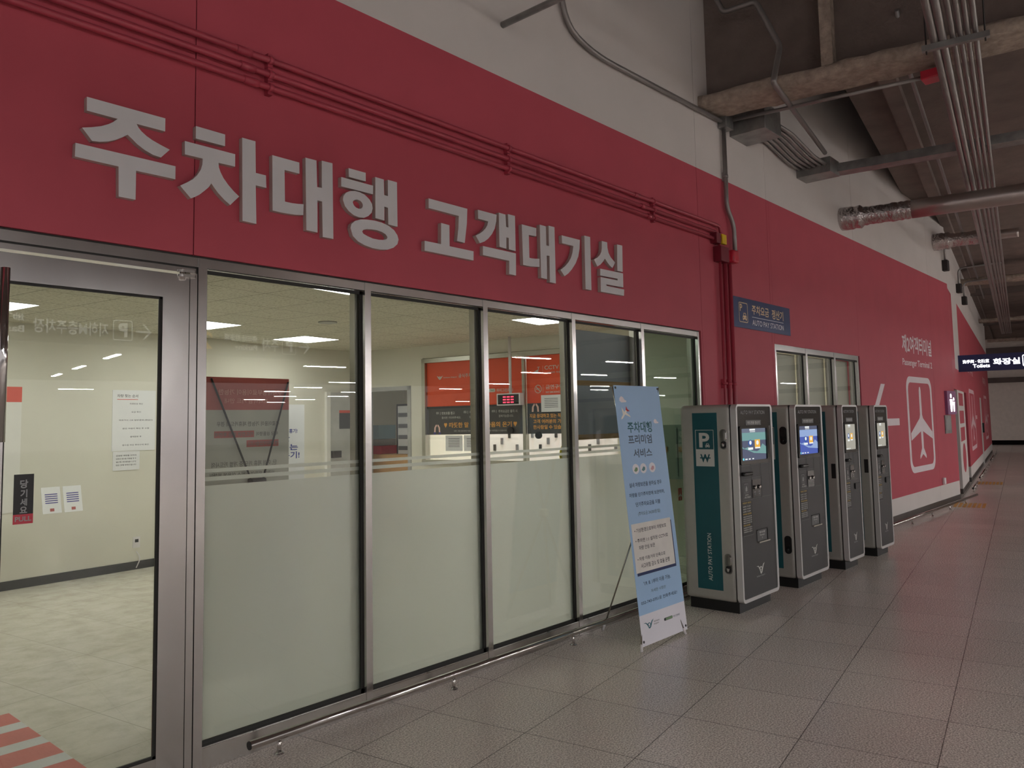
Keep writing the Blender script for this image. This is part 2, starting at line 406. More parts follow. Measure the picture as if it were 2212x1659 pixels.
LETTERS = {'ju':[[[(1.269,3.002),(1.61,3.002),(1.61,2.94),(1.48,2.94),(1.489,2.925),(1.503,2.911),(1.525,2.896),(1.553,2.883),(1.59,2.871),(1.633,2.859),(1.592,2.812),(1.556,2.816),(1.518,2.829),(1.485,2.847),(1.463,2.865),(1.442,2.88),(1.422,2.864),(1.391,2.843),(1.361,2.828),(1.325,2.817),(1.294,2.813),(1.253,2.861),(1.291,2.873),(1.329,2.888),(1.359,2.905),(1.38,2.921),(1.398,2.94),(1.27,2.941)]],[[(1.228,2.788),(1.661,2.787),(1.661,2.725),(1.482,2.725),(1.482,2.592),(1.409,2.592),(1.406,2.726),(1.227,2.728)]]],'cha':[[[(1.757,3.006),(1.906,3.004),(1.906,2.945),(1.757,2.945)]],[[(1.704,2.919),(1.96,2.918),(1.96,2.855),(1.873,2.854),(1.875,2.832),(1.883,2.811),(1.899,2.784),(1.924,2.756),(1.953,2.73),(1.983,2.709),(1.936,2.657),(1.904,2.677),(1.872,2.704),(1.852,2.726),(1.837,2.744),(1.824,2.722),(1.804,2.701),(1.778,2.676),(1.755,2.66),(1.736,2.65),(1.684,2.7),(1.715,2.721),(1.744,2.743),(1.767,2.77),(1.783,2.798),(1.791,2.826),(1.793,2.855),(1.705,2.855)]],[[(1.997,3.012),(2.07,3.012),(2.073,2.849),(2.13,2.849),(2.133,2.784),(2.073,2.785),(2.078,2.588),(2.002,2.59)]]],'dae':[[[(2.166,2.964),(2.327,2.963),(2.328,2.903),(2.238,2.902),(2.241,2.735),(2.282,2.735),(2.318,2.738),(2.354,2.743),(2.352,2.684),(2.306,2.677),(2.255,2.674),(2.211,2.673),(2.169,2.674)]],[[(2.365,2.999),(2.434,3.0),(2.439,2.854),(2.469,2.856),(2.468,3.007),(2.538,3.009),(2.543,2.586),(2.474,2.586),(2.47,2.78),(2.44,2.781),(2.441,2.605),(2.371,2.606)]]],'haeng':[[[(2.647,3.007),(2.766,3.007),(2.766,2.957),(2.648,2.957)]],[[(2.596,2.945),(2.819,2.943),(2.818,2.892),(2.596,2.892)]],[[(2.607,2.817),(2.611,2.84),(2.628,2.862),(2.655,2.877),(2.69,2.886),(2.725,2.885),(2.76,2.877),(2.792,2.857),(2.81,2.834),(2.815,2.809),(2.806,2.781),(2.783,2.758),(2.752,2.742),(2.716,2.739),(2.681,2.745),(2.647,2.761),(2.621,2.785)],[(2.674,2.816),(2.678,2.826),(2.69,2.834),(2.705,2.838),(2.725,2.836),(2.738,2.828),(2.745,2.815),(2.742,2.802),(2.732,2.792),(2.717,2.788),(2.697,2.791),(2.682,2.801)]],[[(2.835,2.998),(2.898,2.997),(2.9,2.905),(2.928,2.904),(2.928,3.002),(2.997,3.002),(2.999,2.734),(2.929,2.735),(2.928,2.834),(2.9,2.836),(2.9,2.753),(2.834,2.756)]],[[(2.658,2.668),(2.664,2.691),(2.689,2.713),(2.728,2.729),(2.771,2.736),(2.827,2.74),(2.88,2.738),(2.93,2.728),(2.972,2.709),(2.997,2.683),(3.006,2.658),(2.997,2.629),(2.967,2.603),(2.921,2.584),(2.867,2.577),(2.81,2.577),(2.755,2.585),(2.708,2.6),(2.673,2.626)],[(2.739,2.661),(2.747,2.672),(2.771,2.681),(2.803,2.685),(2.843,2.687),(2.88,2.683),(2.909,2.673),(2.922,2.659),(2.917,2.647),(2.896,2.638),(2.859,2.633),(2.815,2.633),(2.775,2.641),(2.747,2.65)]]],'go':[[[(3.25,2.956),(3.588,2.955),(3.582,2.858),(3.56,2.726),(3.49,2.727),(3.504,2.815),(3.509,2.893),(3.249,2.895)]],[[(3.353,2.82),(3.425,2.818),(3.424,2.683),(3.64,2.683),(3.638,2.622),(3.212,2.623),(3.213,2.684),(3.35,2.685)]]],'gaek':[[[(3.687,2.968),(3.869,2.968),(3.864,2.923),(3.847,2.869),(3.819,2.827),(3.782,2.79),(3.746,2.765),(3.701,2.746),(3.661,2.791),(3.699,2.81),(3.73,2.831),(3.757,2.855),(3.775,2.88),(3.784,2.907),(3.688,2.908)]],[[(3.891,2.987),(3.959,2.986),(3.963,2.902),(3.986,2.9),(3.984,2.994),(4.057,2.995),(4.057,2.747),(3.988,2.749),(3.988,2.828),(3.963,2.828),(3.962,2.749),(3.892,2.752)]],[[(3.73,2.732),(4.059,2.731),(4.056,2.576),(3.985,2.577),(3.988,2.669),(3.728,2.671)]]],'dae2':[[[(4.127,2.948),(4.286,2.948),(4.284,2.887),(4.202,2.885),(4.203,2.721),(4.232,2.721),(4.272,2.724),(4.314,2.73),(4.312,2.671),(4.27,2.666),(4.217,2.661),(4.173,2.661),(4.134,2.661)]],[[(4.326,2.981),(4.395,2.98),(4.397,2.84),(4.426,2.84),(4.427,2.991),(4.496,2.992),(4.497,2.573),(4.427,2.575),(4.43,2.768),(4.399,2.765),(4.395,2.592),(4.329,2.594)]]],'gi':[[[(4.581,2.945),(4.806,2.946),(4.799,2.878),(4.78,2.815),(4.745,2.757),(4.694,2.703),(4.65,2.667),(4.604,2.641),(4.556,2.682),(4.61,2.715),(4.653,2.751),(4.687,2.791),(4.708,2.834),(4.721,2.886),(4.583,2.886)]],[[(4.866,2.99),(4.941,2.991),(4.939,2.573),(4.863,2.573)]]],'sil':[[[(5.098,2.985),(5.171,2.986),(5.173,2.942),(5.186,2.902),(5.215,2.871),(5.251,2.85),(5.276,2.837),(5.235,2.786),(5.193,2.805),(5.164,2.825),(5.133,2.849),(5.105,2.82),(5.068,2.791),(5.027,2.771),(4.985,2.821),(5.029,2.841),(5.063,2.866),(5.085,2.894),(5.094,2.923)]],[[(5.312,2.991),(5.387,2.993),(5.382,2.774),(5.305,2.772)]],[[(5.065,2.759),(5.386,2.762),(5.384,2.646),(5.144,2.643),(5.146,2.631),(5.395,2.63),(5.39,2.578),(5.065,2.576),(5.066,2.692),(5.303,2.694),(5.305,2.708),(5.062,2.704)]]]}
LAMPS = [(12.5,-14.11,0),(17.73,-20.36,0),(18.78,-24.23,0),(19.65,-27.94,0),(23.22,-32.92,0),(24.28,-37.79,0),(28.43,-42.22,0),(27.21,-37.07,0),(25.97,-32.07,0),(15.0,-8.95,0),(19.69,-12.73,0),(18.19,-8.4,0),(22.43,-12.39,0),(30.17,-17.63,0),(52.34,-34.32,0),(33.84,-20.25,0),(26.65,-12.07,0),(11.53,-28.92,0),(36.98,-11.47,0),(51.98,-17.93,0),(46.1,-24.09,0),(61.32,-32.42,0),(55.78,-27.89,0),(23.36,-27.31,0),(23.98,-18.38,0),(25.46,-22.71,0),(41.21,-37.75,0),(6.98,-14.09,1),(7.58,-17.61,1),(8.15,-20.84,1)]
# ================================================================== SETTING
FS = Fr((16.28, 0, 0), GV, ZV)                      # the side wall past the corner, n = HV
# ---- floor
m = MB(); m.box(-25, -65, -0.12, 75, 0.03, 0.0, 'granite_floor')
m.box(16.28, 0.03, -0.12, 75, 30, 0.0, 'granite_floor'); m.build('floor', kind='structure')
m = MB(); m.box(-3, 0.03, -0.12, 12.4, 8.5, 0.0, 'room_floor'); m.build('floor_waiting_room', kind='structure')

# ---- storefront wall: red and white cladding panels with open joints
def clad(mb, F, x0, x1, z0, z1, mt, d0=-0.03, d1=0.015, gap=0.0025):
    mb.fbox(F, x0+gap, z0, x1-gap, z1, d0, d1, mt)
RT = 3.974
w1 = shell('wall_storefront')
m = MB()
for x0, x1 in ((-6, 1.768), (1.768, 6.752)):
    clad(m, FW, x0, x1, 2.39, RT, 'red_paint'); clad(m, FW, x0, x1, RT, 6.5, 'white_paint')
clad(m, FW, -6, -0.6, 0.0, 2.39, 'red_paint')
m.fbox(FW, 6.724, 0.345, 6.7495, 2.39, -0.03, 0.015, 'red_paint'); m.fbox(FW, 6.724, 0.1, 6.7495, 0.345, -0.03, 0.015, 'white_paint')
for x0, x1, zb in ((6.752, 8.33, 0.1), (8.33, 8.392, 0.1), (8.392, 11.162, 2.372), (11.162, 14.94, 0.1), (14.94, 16.285, 0.1)):
    g = 0.0 if x0 in (8.392,) else 0.0025
    if zb < 1:
        clad(m, FW, x0, x1, 0.345, RT, 'red_paint', gap=g); clad(m, FW, x0, x1, 0.1, 0.345, 'white_paint', gap=g)
    else: clad(m, FW, x0, x1, zb, RT, 'red_paint', gap=g)
for x0, x1 in ((6.752, 8.33), (8.33, 11.162), (11.162, 14.94), (14.94, 16.285)):
    clad(m, FW, x0, x1, RT, 6.5, 'white_paint')
m.build('cladding_panel', w1)
m = MB()
m.fbox(FW, -6, 2.39, 16.28, 6.5, -0.12, -0.031, 'groove_dark'); m.fbox(FW, 6.73, 0, 8.385, 2.39, -0.12, -0.031, 'groove_dark')
m.fbox(FW, 11.165, 0, 16.28, 2.39, -0.12, -0.031, 'groove_dark'); m.fbox(FW, -6, 0, -0.6, 2.39, -0.12, -0.031, 'groove_dark')
m.build('backing_board', w1)
m = MB(); m.fbox(FW, 6.724, 0, 8.392, 0.1, -0.03, 0.022, 'skirting_dark'); m.fbox(FW, 11.162, 0, 16.3, 0.1, -0.03, 0.022, 'skirting_dark')
m.build('baseboard_storefront', kind='structure')
# painted direction sign: arrow, airplane pictogram, two lines of writing
m = MB(); d = 0.0165
m.poly(FW, [[(11.47, 1.458), (11.47+0.556, 2.014), (11.47+0.74, 2.014), (11.47+0.236, 1.51), (12.827, 1.51), (12.827, 1.406), (11.47+0.236, 1.406), (11.47+0.74, 0.902), (11.47+0.556, 0.902)]], d, 'graphic_white', 0.001)
m.poly(FW, [rrect(13.27, 0.648, 14.735, 2.165, 0.2), rrect(13.365, 0.742, 14.64, 2.07, 0.13)[::-1]], d, 'graphic_white', 0.001)
half = [(0.0, 2.01), (0.03, 2.0), (0.055, 1.95), (0.058, 1.56), (0.10, 1.50), (0.615, 1.27), (0.615, 1.155), (0.06, 1.29), (0.055, 1.02), (0.18, 0.90), (0.18, 0.85), (0.0, 0.925)]
m.poly(FW, [[(14.015+x, z) for x, z in half] + [(14.015-x, z) for x, z in half[-2:0:-1]]], d, 'graphic_white', 0.001)
m.text(FW, '제2여객터미널', 13.19, 2.54, 14.885, 2.822, d, 'graphic_white', 0.022)
m.text(FW, 'Passenger Terminal 2', 13.165, 2.305, 14.87, 2.44, d, 'graphic_white', 0.014)
m.build('painted_direction_sign', w1)

# ---- side wall beyond the corner
w2 = shell('wall_side'); m = MB()
def sp(s0, s1, z0, z1, mt): m.fbox(FS, s0, z0, s1, z1, -0.12, 0.0, mt)
sp(0, 1.13, 2.03, 3.93, 'red_paint'); sp(0, 0.3, 0.1, 2.03, 'red_paint'); sp(0, 0.3, 0, 0.1, 'skirting_dark')
sp(1.13, 2.72, 2.45, 3.93, 'white_paint'); sp(1.13, 3.39, 2.03, 2.45, 'red_paint')
sp(1.15, 3.39, 0.1, 2.03, 'white_paint'); sp(1.15, 3.39, 0, 0.1, 'skirting_dark')
sp(2.72, 20.4, 2.03, 3.93, 'red_paint'); sp(4.3, 11.3, 0.345, 2.03, 'red_paint'); sp(4.3, 11.3, 0.1, 0.345, 'white_paint'); sp(4.3, 11.3, 0, 0.1, 'skirting_dark')
sp(12.3, 20.4, 0.345, 2.03, 'red_paint'); sp(12.3, 20.4, 0.1, 0.345, 'white_paint'); sp(12.3, 20.4, 0, 0.1, 'skirting_dark')
sp(11.3, 12.3, 0.0, 2.03, 'door_grey'); sp(0, 20.4, 3.93, 6.5, 'white_paint')
m.fbox(FS, 20.3, 0, 20.4, 6.5, -8, -0.12, 'red_paint')
m.build('cladding_panel', w2)
m = MB(); d = 0.0015
for s0, s1, z0, z1 in ((1.5, 2.9, 1.72, 1.98), (1.5, 2.9, 1.36, 1.62), (1.5, 2.9, 1.0, 1.28)): m.rect(FS, s0, z0, s1, z1, d, 'red_paint')
m.poly(FS, [ell(2.3, 0.65, 0.55, 0.3)], d, 'red_paint', 0.001)
for s0 in (5.4, 14.6):
    m.poly(FS, [rrect(s0, 0.65, s0+2.6, 2.16, 0.2), rrect(s0+0.16, 0.75, s0+2.44, 2.06, 0.13)[::-1]], d, 'graphic_pale', 0.001)
    m.poly(FS, [[(s0+1.3+x*1.6, z) for x, z in half] + [(s0+1.3-x*1.6, z) for x, z in half[-2:0:-1]]], d, 'graphic_pale', 0.001)
    m.rect(FS, s0+2.8, 1.4, s0+3.6, 1.5, d, 'graphic_pale'); m.text(FS, '제2여객터미널', s0, 2.54, s0+2.6, 2.8, d, 'graphic_pale', 0.02)
m.build('painted_direction_sign', w2)
m = MB()
m.fbox(FS, 0.3, 0, 1.15, 2.03, -0.5, -0.45, 'recess_shade'); m.fbox(FS, 3.39, 0, 4.3, 2.03, -0.5, -0.45, 'recess_shade')
for s0, s1 in ((0.3, 1.15), (3.39, 4.3)):
    m.fbox(FS, s0, 0, s0+0.06, 2.03, -0.45, -0.12, 'recess_shade'); m.fbox(FS, s1-0.06, 0, s1, 2.03, -0.45, -0.12, 'recess_shade'); m.fbox(FS, s0, 1.97, s1, 2.03, -0.45, -0.12, 'recess_shade')
m.build('doorway', w2)
m = MB(); m.fbox(FS, 12.12, 0.95, 12.22, 1.25, 0.0, 0.05, 'black'); m.build('door_handle', w2)

# ---- far wall closing the corridor, with its dark foot gap
FF = Fr(UW(44.6, 3.0), HV, ZV)                     # n = -GV, towards the viewer
m = MB(); m.fbox(FF, -14, 0.22, 60, 6.5, -0.2, 0.0, 'wall_far'); m.fbox(FF, -14, 0.0, 60, 0.22, -0.2, -0.06, 'void_black')
m.fbox(FF, -14, 3.0, 60, 3.25, 0, 0.18, 'concrete_dark'); m.fbox(FF, -14, 4.4, 60, 4.7, 0, 0.3, 'concrete_dark'); m.build('wall_far', kind='structure')

# ---- ceilings: a tall dark bay on the left of the girder, a lower slab on its right
m = MB()
def grid_slab(pts, z0, z1, mt):
    v = [UW(u, w, z0) for u, w in pts] + [UW(u, w, z1) for u, w in pts]; n = len(pts)
    vs = [m.bm.verts.new(q) for q in v]; k = m.mi(mt)
    for f in [vs[:n][::-1], vs[n:]] + [[vs[i], vs[(i+1) % n], vs[n+(i+1) % n], vs[n+i]] for i in range(n)]:
        m.bm.faces.new(f).material_index = k
grid_slab([(7.1, 2.13), (46, 2.13), (46, 60), (7.1, 60)], 5.15, 5.35, 'concrete')
grid_slab([(7.1, 2.5), (46, 2.5), (46, 2.66), (7.1, 2.66)], 5.04, 5.15, 'concrete')
m.build('ceiling', kind='structure')
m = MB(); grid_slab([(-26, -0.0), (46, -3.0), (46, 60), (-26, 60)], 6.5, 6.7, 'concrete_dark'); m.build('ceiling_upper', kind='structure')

# ---- steel girder with sprayed fireproofing: flange, web and a stiffener
def girder(u, z, name, web=True, w0=0.9, w1=60, fw=0.44):
    b = shell(name)
    m = MB(); k = m.mi('fireproofing'); nseg = 90; rnd = random.Random(int(u*10))
    w1v = min(w1, 14); rows = []
    for i in range(nseg+1):
        w = w0+(w1v-w0)*i/nseg; j = lambda: rnd.uniform(-0.012, 0.012)
        rows.append([m.bm.verts.new(UW(u+a*fw/2+j(), w, z+bz+j())) for a, bz in ((-1, 0.02), (-0.9, 0), (0.9, 0), (1, 0.02), (1, 0.095), (0.9, 0.115), (-0.9, 0.115), (-1, 0.095))])
    for i in range(nseg):
        for q in range(8):
            f = m.bm.faces.new([rows[i][q], rows[i][(q+1) % 8], rows[i+1][(q+1) % 8], rows[i+1][q]]); f.material_index = k; f.smooth = True
    m.bm.faces.new(rows[0]).material_index = k; m.bm.faces.new(rows[-1][::-1]).material_index = k
    m.build('flange', b)
    if web:
        m = MB(); m.quadbox([UW(u-0.02, w0, z+0.1), UW(u+0.02, w0, z+0.1), UW(u+0.02, w1, z+0.1), UW(u-0.02, w1, z+0.1), UW(u-0.02, w0, 6.5), UW(u+0.02, w0, 6.5), UW(u+0.02, w1, 6.5), UW(u-0.02, w1, 6.5)], 'fireproof_shaded'); m.build('web', b)
        for ws in (2.27, 5.3, 8.3):
            m = MB(); m.quadbox([UW(u-0.2, ws-0.05, z+0.1), UW(u-0.02, ws-0.05, z+0.1), UW(u-0.02, ws+0.05, z+0.1), UW(u-0.2, ws+0.05, z+0.1), UW(u-0.2, ws-0.05, 6.5), UW(u-0.02, ws-0.05, 6.5), UW(u-0.02, ws+0.05, 6.5), UW(u-0.2, ws+0.05, 6.5)], 'fireproofing'); m.build('stiffener', b)
    return b
girder(6.97, 4.60, 'beam_girder', w0=1.0)
for u in (21.3, 31.0, 40.0): girder(u, 4.66, 'beam_cross', web=False, w0=2.5, w1=14, fw=0.5)
m = MB()
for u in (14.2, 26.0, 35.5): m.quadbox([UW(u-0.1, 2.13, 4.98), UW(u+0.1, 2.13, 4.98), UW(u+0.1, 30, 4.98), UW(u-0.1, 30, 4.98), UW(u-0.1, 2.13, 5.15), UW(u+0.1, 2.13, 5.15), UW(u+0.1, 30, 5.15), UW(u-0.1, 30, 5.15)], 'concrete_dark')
m.build('beam_rib', kind='structure')

# ---- storefront framing
HT, HB = 2.381, 2.333
m = MB(); m.fbox(FW, -0.6, HB+0.003, 6.722, HT, -0.06, 0.0, 'steel'); m.fbox(FW, -0.6, 2.303, 1.790, 2.327, -0.06, -0.001, 'steel')
m.fbox(FW, -0.6, 2.327, 1.79, 2.336, -0.06, -0.006, 'gasket'); m.fbox(FW, -0.6, HT, 6.722, 2.392, -0.06, -0.004, 'gasket'); m.build('trim_1', kind='structure')
MULL = [(1.800, 1.844), (2.789, 2.833), (3.766, 3.810), (4.735, 4.779), (5.700, 5.744), (6.679, 6.723)]
for i, (x0, x1) in enumerate(MULL):
    m = MB(); m.fbox(FW, x0, 0.0, x1, HT, -0.10, 0.003, 'steel')
    if i == 0: m.fbox(FW, 1.760, 0.0, 1.795, 2.303, -0.09, 0.002, 'steel'); m.fbox(FW, 1.795, 0, 1.800, HT, -0.09, -0.01, 'gasket')
    m.build('trim_%d' % (i+2), kind='structure')
m = MB(); m.fbox(FW, 1.844, 0.0, 6.679, 0.098, -0.08, 0.0, 'steel_flat'); m.fbox(FW, 1.844, 0.098, 6.679, 0.104, -0.08, -0.003, 'chrome'); m.build('trim_8', kind='structure')

def bay(n, x0, x1, z0, z1, gl, film, d=0.0):
    w = shell('window_%d' % n, ((x0+x1)/2, 0.04, z0))
    m = MB(); m.fbox(FW, x0, z0, x1, z1, -0.050, -0.042, gl); m.build('pane', w)
    m = MB(); g = 0.012
    for a, b, c, e in ((x0, z0, x0+g, z1), (x1-g, z0, x1, z1), (x0, z0, x1, z0+0.016), (x0, z1-0.018, x1, z1)): m.fbox(FW, a, b, c, e, -0.041, -0.030, 'gasket')
    m.build('gasket', w)
    m = MB(); g = 0.03
    for a, b, c, e in ((x0, z0, x0+g, z1), (x1-g, z0, x1, z1)): m.fbox(FW, a, b, c, e, -0.10, -0.0535, 'steel_inner')
    m.build('window_frame', w)
    if film:
        m = MB()
        for a, b in ((z0, 1.293), (1.315, 1.335), (1.355, 1.373)): m.fbox(FW, x0, a, x1, b, -0.0525, -0.0505, 'frosted_film')
        f = m.build('frosted_film', w)
    return w
for i in range(5): bay(i+1, MULL[i][1], MULL[i+1][0], 0.104, HB, 'glass' if i < 4 else 'glass_green', i < 4)
w5 = bpy.data.objects['window_5']
m = MB(); m.rect(FW, 6.30, 0.84, 6.36, 0.95, -0.0415, 'mauve_red'); m.poly(FW, [[(6.33+x*0.045, 0.845+(z-0.85)*0.085) for x, z in half] + [(6.33-x*0.045, 0.845+(z-0.85)*0.085) for x, z in half[-2:0:-1]]], -0.041, 'decal_white', 0.0004)
m.rect(FW, 6.40, 0.21, 6.64, 0.44, -0.0415, 'locker_green'); m.build('glass_sticker', w5)

# window past the first pay machine: three narrow panes with white blinds
wa, wb = 8.397, 11.15
m = MB(); m.fbox(FW, wa, 2.308, wb, 2.372, -0.06, 0.004, 'steel')
for x0, x1 in ((8.397, 8.452), (9.29, 9.345), (10.222, 10.28), (11.095, 11.15)): m.fbox(FW, x0, 0.0, x1, 2.372, -0.10, 0.006, 'steel')
m.fbox(FW, wa, 0.0, wb, 0.1, -0.06, 0.003, 'steel_flat'); m.build('trim_9', kind='structure')
for n, (x0, x1) in enumerate(((8.452, 9.29), (9.345, 10.222), (10.28, 11.095))):
    w = bay(6+n, x0, x1, 0.1, 2.308, 'glass', False)
    m = MB(); m.fbox(FW, x0, 0.1, x1, 2.30, -0.14, -0.13, 'room_white'); m.build('blind', w)

# ---- glass door with wide steel stiles
dr = shell('door_1', (1.757, 0, 0))
m = MB(); m.fbox(FW, 1.632, 0.012, 1.757, 2.290, -0.045, 0.001, 'steel'); m.build('hinge_stile', dr)
m = MB(); m.fbox(FW, 0.925, 0.012, 1.006, 2.290, -0.045, 0.001, 'steel'); m.build('lock_stile', dr)
m = MB(); m.fbox(FW, 1.006, 2.176, 1.632, 2.290, -0.045, 0.0005, 'steel'); m.build('top_rail', dr)
m = MB(); m.fbox(FW, 1.006, 0.012, 1.632, 0.122, -0.045, 0.0005, 'steel_flat'); m.build('bottom_rail', dr)
m = MB(); m.fbox(FW, 1.0, 0.115, 1.64, 2.18, -0.030, -0.022, 'glass'); m.build('pane', dr)
m = MB()
for a, b, c, e in ((1.006, 0.122, 1.014, 2.176), (1.622, 0.122, 1.632, 2.176), (1.006, 0.122, 1.632, 0.132), (1.006, 2.166, 1.632, 2.176)): m.fbox(FW, a, b, c, e, -0.021, -0.010, 'gasket')
m.build('gasket', dr)
m = MB(); m.tube([FW.p(0.980, 1.53, 0.06), FW.p(0.980, 2.215, 0.06)], 0.017, 'chrome', 18); h = m.build('pull_handle', dr)
m = MB()
for z in (1.62, 2.12): m.tube([FW.p(0.975, z, 0.0), FW.p(0.975, z, 0.06)], 0.009, 'chrome')
m.build('standoff', h)
m = MB()
for z in (2.283, 2.305):
    m.poly(FW and Fr((0, 0, z), (1, 0, 0), (0, 1, 0)), [rrect(1.70, -0.022, 1.785, 0.02, 0.02)], 0.008, 'steel_flat', 0.012)
m.tube([(1.722, -0.005, 2.265), (1.722, -0.005, 2.315)], 0.014, 'chrome', 12); m.build('pivot_hinge', dr)
m = MB(); m.rect(FW, 1.055, 1.200, 1.127, 1.398, -0.0205, 'black', 0.001); m.rect(FW, 1.055, 1.200, 1.127, 1.2385, -0.0200, 'alarm_red', 0.0006)
m.text(FW, '당', 1.077, 1.342, 1.106, 1.376, -0.0195, 'decal_grey', 0.03); m.text(FW, '기', 1.079, 1.305, 1.104, 1.337, -0.0195, 'decal_grey', 0.03)
m.text(FW, '세', 1.079, 1.272, 1.104, 1.301, -0.0195, 'decal_grey', 0.03); m.text(FW, '요', 1.078, 1.243, 1.105, 1.269, -0.0195, 'decal_grey', 0.03)
m.text(FW, 'PULL', 1.062, 1.2105, 1.121, 1.2295, -0.0194, 'decal_grey', 0.02); m.build('pull_sticker', dr)
d2 = shell('door_2', (0.15, 0, 0)); m = MB()
for a, b, c, e in ((0.80, 0.012, 0.921, 2.29), (0.04, 0.012, 0.16, 2.29), (0.16, 2.176, 0.80, 2.29), (0.16, 0.012, 0.80, 0.122)): m.fbox(FW, a, b, c, e, -0.045, 0.001, 'steel')
m.build('leaf_frame', d2); m = MB(); m.fbox(FW, 0.15, 0.115, 0.81, 2.18, -0.03, -0.022, 'glass'); m.build('pane', d2)

# ---- the waiting room behind the glass
GW = GV.copy(); NB = Vector((0.0896, -0.996, 0))     # back wall turns slightly
FB = Fr((2.7, 5.5, 0), (0.996, 0.0896, 0), ZV)      # back wall, n = (0.09,-1)
m = MB(); m.fbox(FB, -6, 0, 2.43, 2.9, -0.1, 0, 'room_wall'); m.fbox(FB, 2.43, 0, 2.6, 2.9, -0.3, -0.08, 'room_wall'); m.fbox(FB, 2.6, 0, 4.9, 2.9, -0.3, -0.2, 'room_wall'); m.build('wall_room_back', kind='structure')
m = MB(); m.fbox(FB, -6, 0, 2.43, 0.09, 0, 0.012, 'base_dark'); m.build('baseboard_back', kind='structure')
FR = Fr((7.75, 3.95, 0), HV, ZV)                    # right-hand room wall, n = -GV
m = MB()
m.fbox(FR, -2.6, 0, -2.0, 2.9, -0.1, 0, 'room_wall'); m.fbox(FR, -2.0, 2.08, -1.2, 2.9, -0.1, 0, 'room_wall'); m.fbox(FR, -1.2, 0, -0.93, 2.9, -0.1, 0, 'room_wall')
m.fbox(FR, -0.93, 2.5, 2.1, 2.9, -0.1, 0, 'room_wall'); m.fbox(FR, -0.93, 0, 2.1, 1.0, -0.1, 0, 'room_wall'); m.fbox(FR, 2.1, 0, 3.8, 2.9, -0.1, 0, 'room_wall')
m.build('wall_room_right', kind='structure')
m = MB(); m.box(-3.1, 0.05, 0, -3, 8.4, 2.9, 'room_wall'); m.build('wall_room_left', kind='structure')
m = MB(); m.box(-3, 0.12, 2.39, 12.4, 0.16, 2.9, 'room_wall'); m.build('wall_room_front', kind='structure')
m = MB(); m.box(-3, 0.13, 2.68, 12.4, 8.4, 2.75, 'room_ceiling'); m.build('ceiling_waiting_room', kind='structure')
# office and store behind the right-hand wall
m = MB(); m.fbox(FR, -3.5, 0, 4.1, 2.9, -2.6, -2.5, 'room_wall'); m.fbox(FR, -3.5, 0, -3.4, 2.9, -2.5, -0.1, 'room_wall'); m.fbox(FR, -1.12, 0, -1.06, 2.9, -2.5, -0.1, 'room_wall'); m.build('wall_office', kind='structure')
# grey frame of the doorway to the store
m = MB(); m.fbox(FR, -1.21, 0, -1.15, 2.12, -0.11, 0.015, 'frame_grey'); m.fbox(FR, -2.05, 0, -1.99, 2.12, -0.11, 0.015, 'frame_grey'); m.fbox(FR, -2.05, 2.06, -1.15, 2.12, -0.11, 0.015, 'frame_grey'); m.build('trim_10', kind='structure')
# service window: steel frame, sliding panes, printed film
wn = shell('window_9', FR.p(0.5, 0.0, 0)); m = MB()
m.fbox(FR, -0.93, 2.43, 2.1, 2.49, -0.08, 0.03, 'steel_inner'); m.fbox(FR, -0.93, 1.0, -0.87, 2.49, -0.08, 0.03, 'steel_inner'); m.fbox(FR, -0.93, 1.0, 2.1, 1.06, -0.08, 0.04, 'steel_inner'); m.fbox(FR, 0.755, 1.06, 0.80, 2.43, -0.06, 0.02, 'steel_inner'); m.build('window_frame', wn)
m = MB(); m.fbox(FR, -0.87, 1.06, 2.1, 2.43, -0.03, -0.024, 'acrylic'); m.build('pane', wn)
m = MB(); d = -0.02
for a, b in ((-0.87, 0.75), (0.805, 2.1)):
    m.fbox(FR, a, 1.807, b, 2.43, -0.0238, d, 'orange'); m.fbox(FR, a, 1.410, b, 1.807, -0.0238, d, 'charcoal')
fl = m.build('printed_film', wn)
m = MB(); d = -0.0193
m.text(FR, 'Incheon Airport', -0.57, 2.195, -0.335, 2.222, d, 'decal_white', 0.01); m.text(FR, '공식주차대행', -0.308, 2.195, 0.03, 2.252, d, 'decal_white', 0.008)
m.poly(FR, [[(-0.69, 2.24), (-0.655, 2.225), (-0.636, 2.20), (-0.617, 2.225), (-0.58, 2.24), (-0.62, 2.19), (-0.636, 2.183), (-0.652, 2.19)]], d, 'decal_white', 0.0004); m.poly(FR, [ell(-0.636, 2.222, 0.011, 0.012)], d, 'decal_white', 0.0004)
m.poly(FR, [rrect(0.19, 1.976, 0.305, 2.024, 0.02)], d, 'decal_white', 0.0004); m.text(FR, 'NG', 0.235, 1.986, 0.29, 2.013, d+0.0005, 'car_green', 0.02); m.text(FR, '하이그린파킹', 0.325, 1.974, 0.588, 2.02, d, 'decal_white', 0.012)
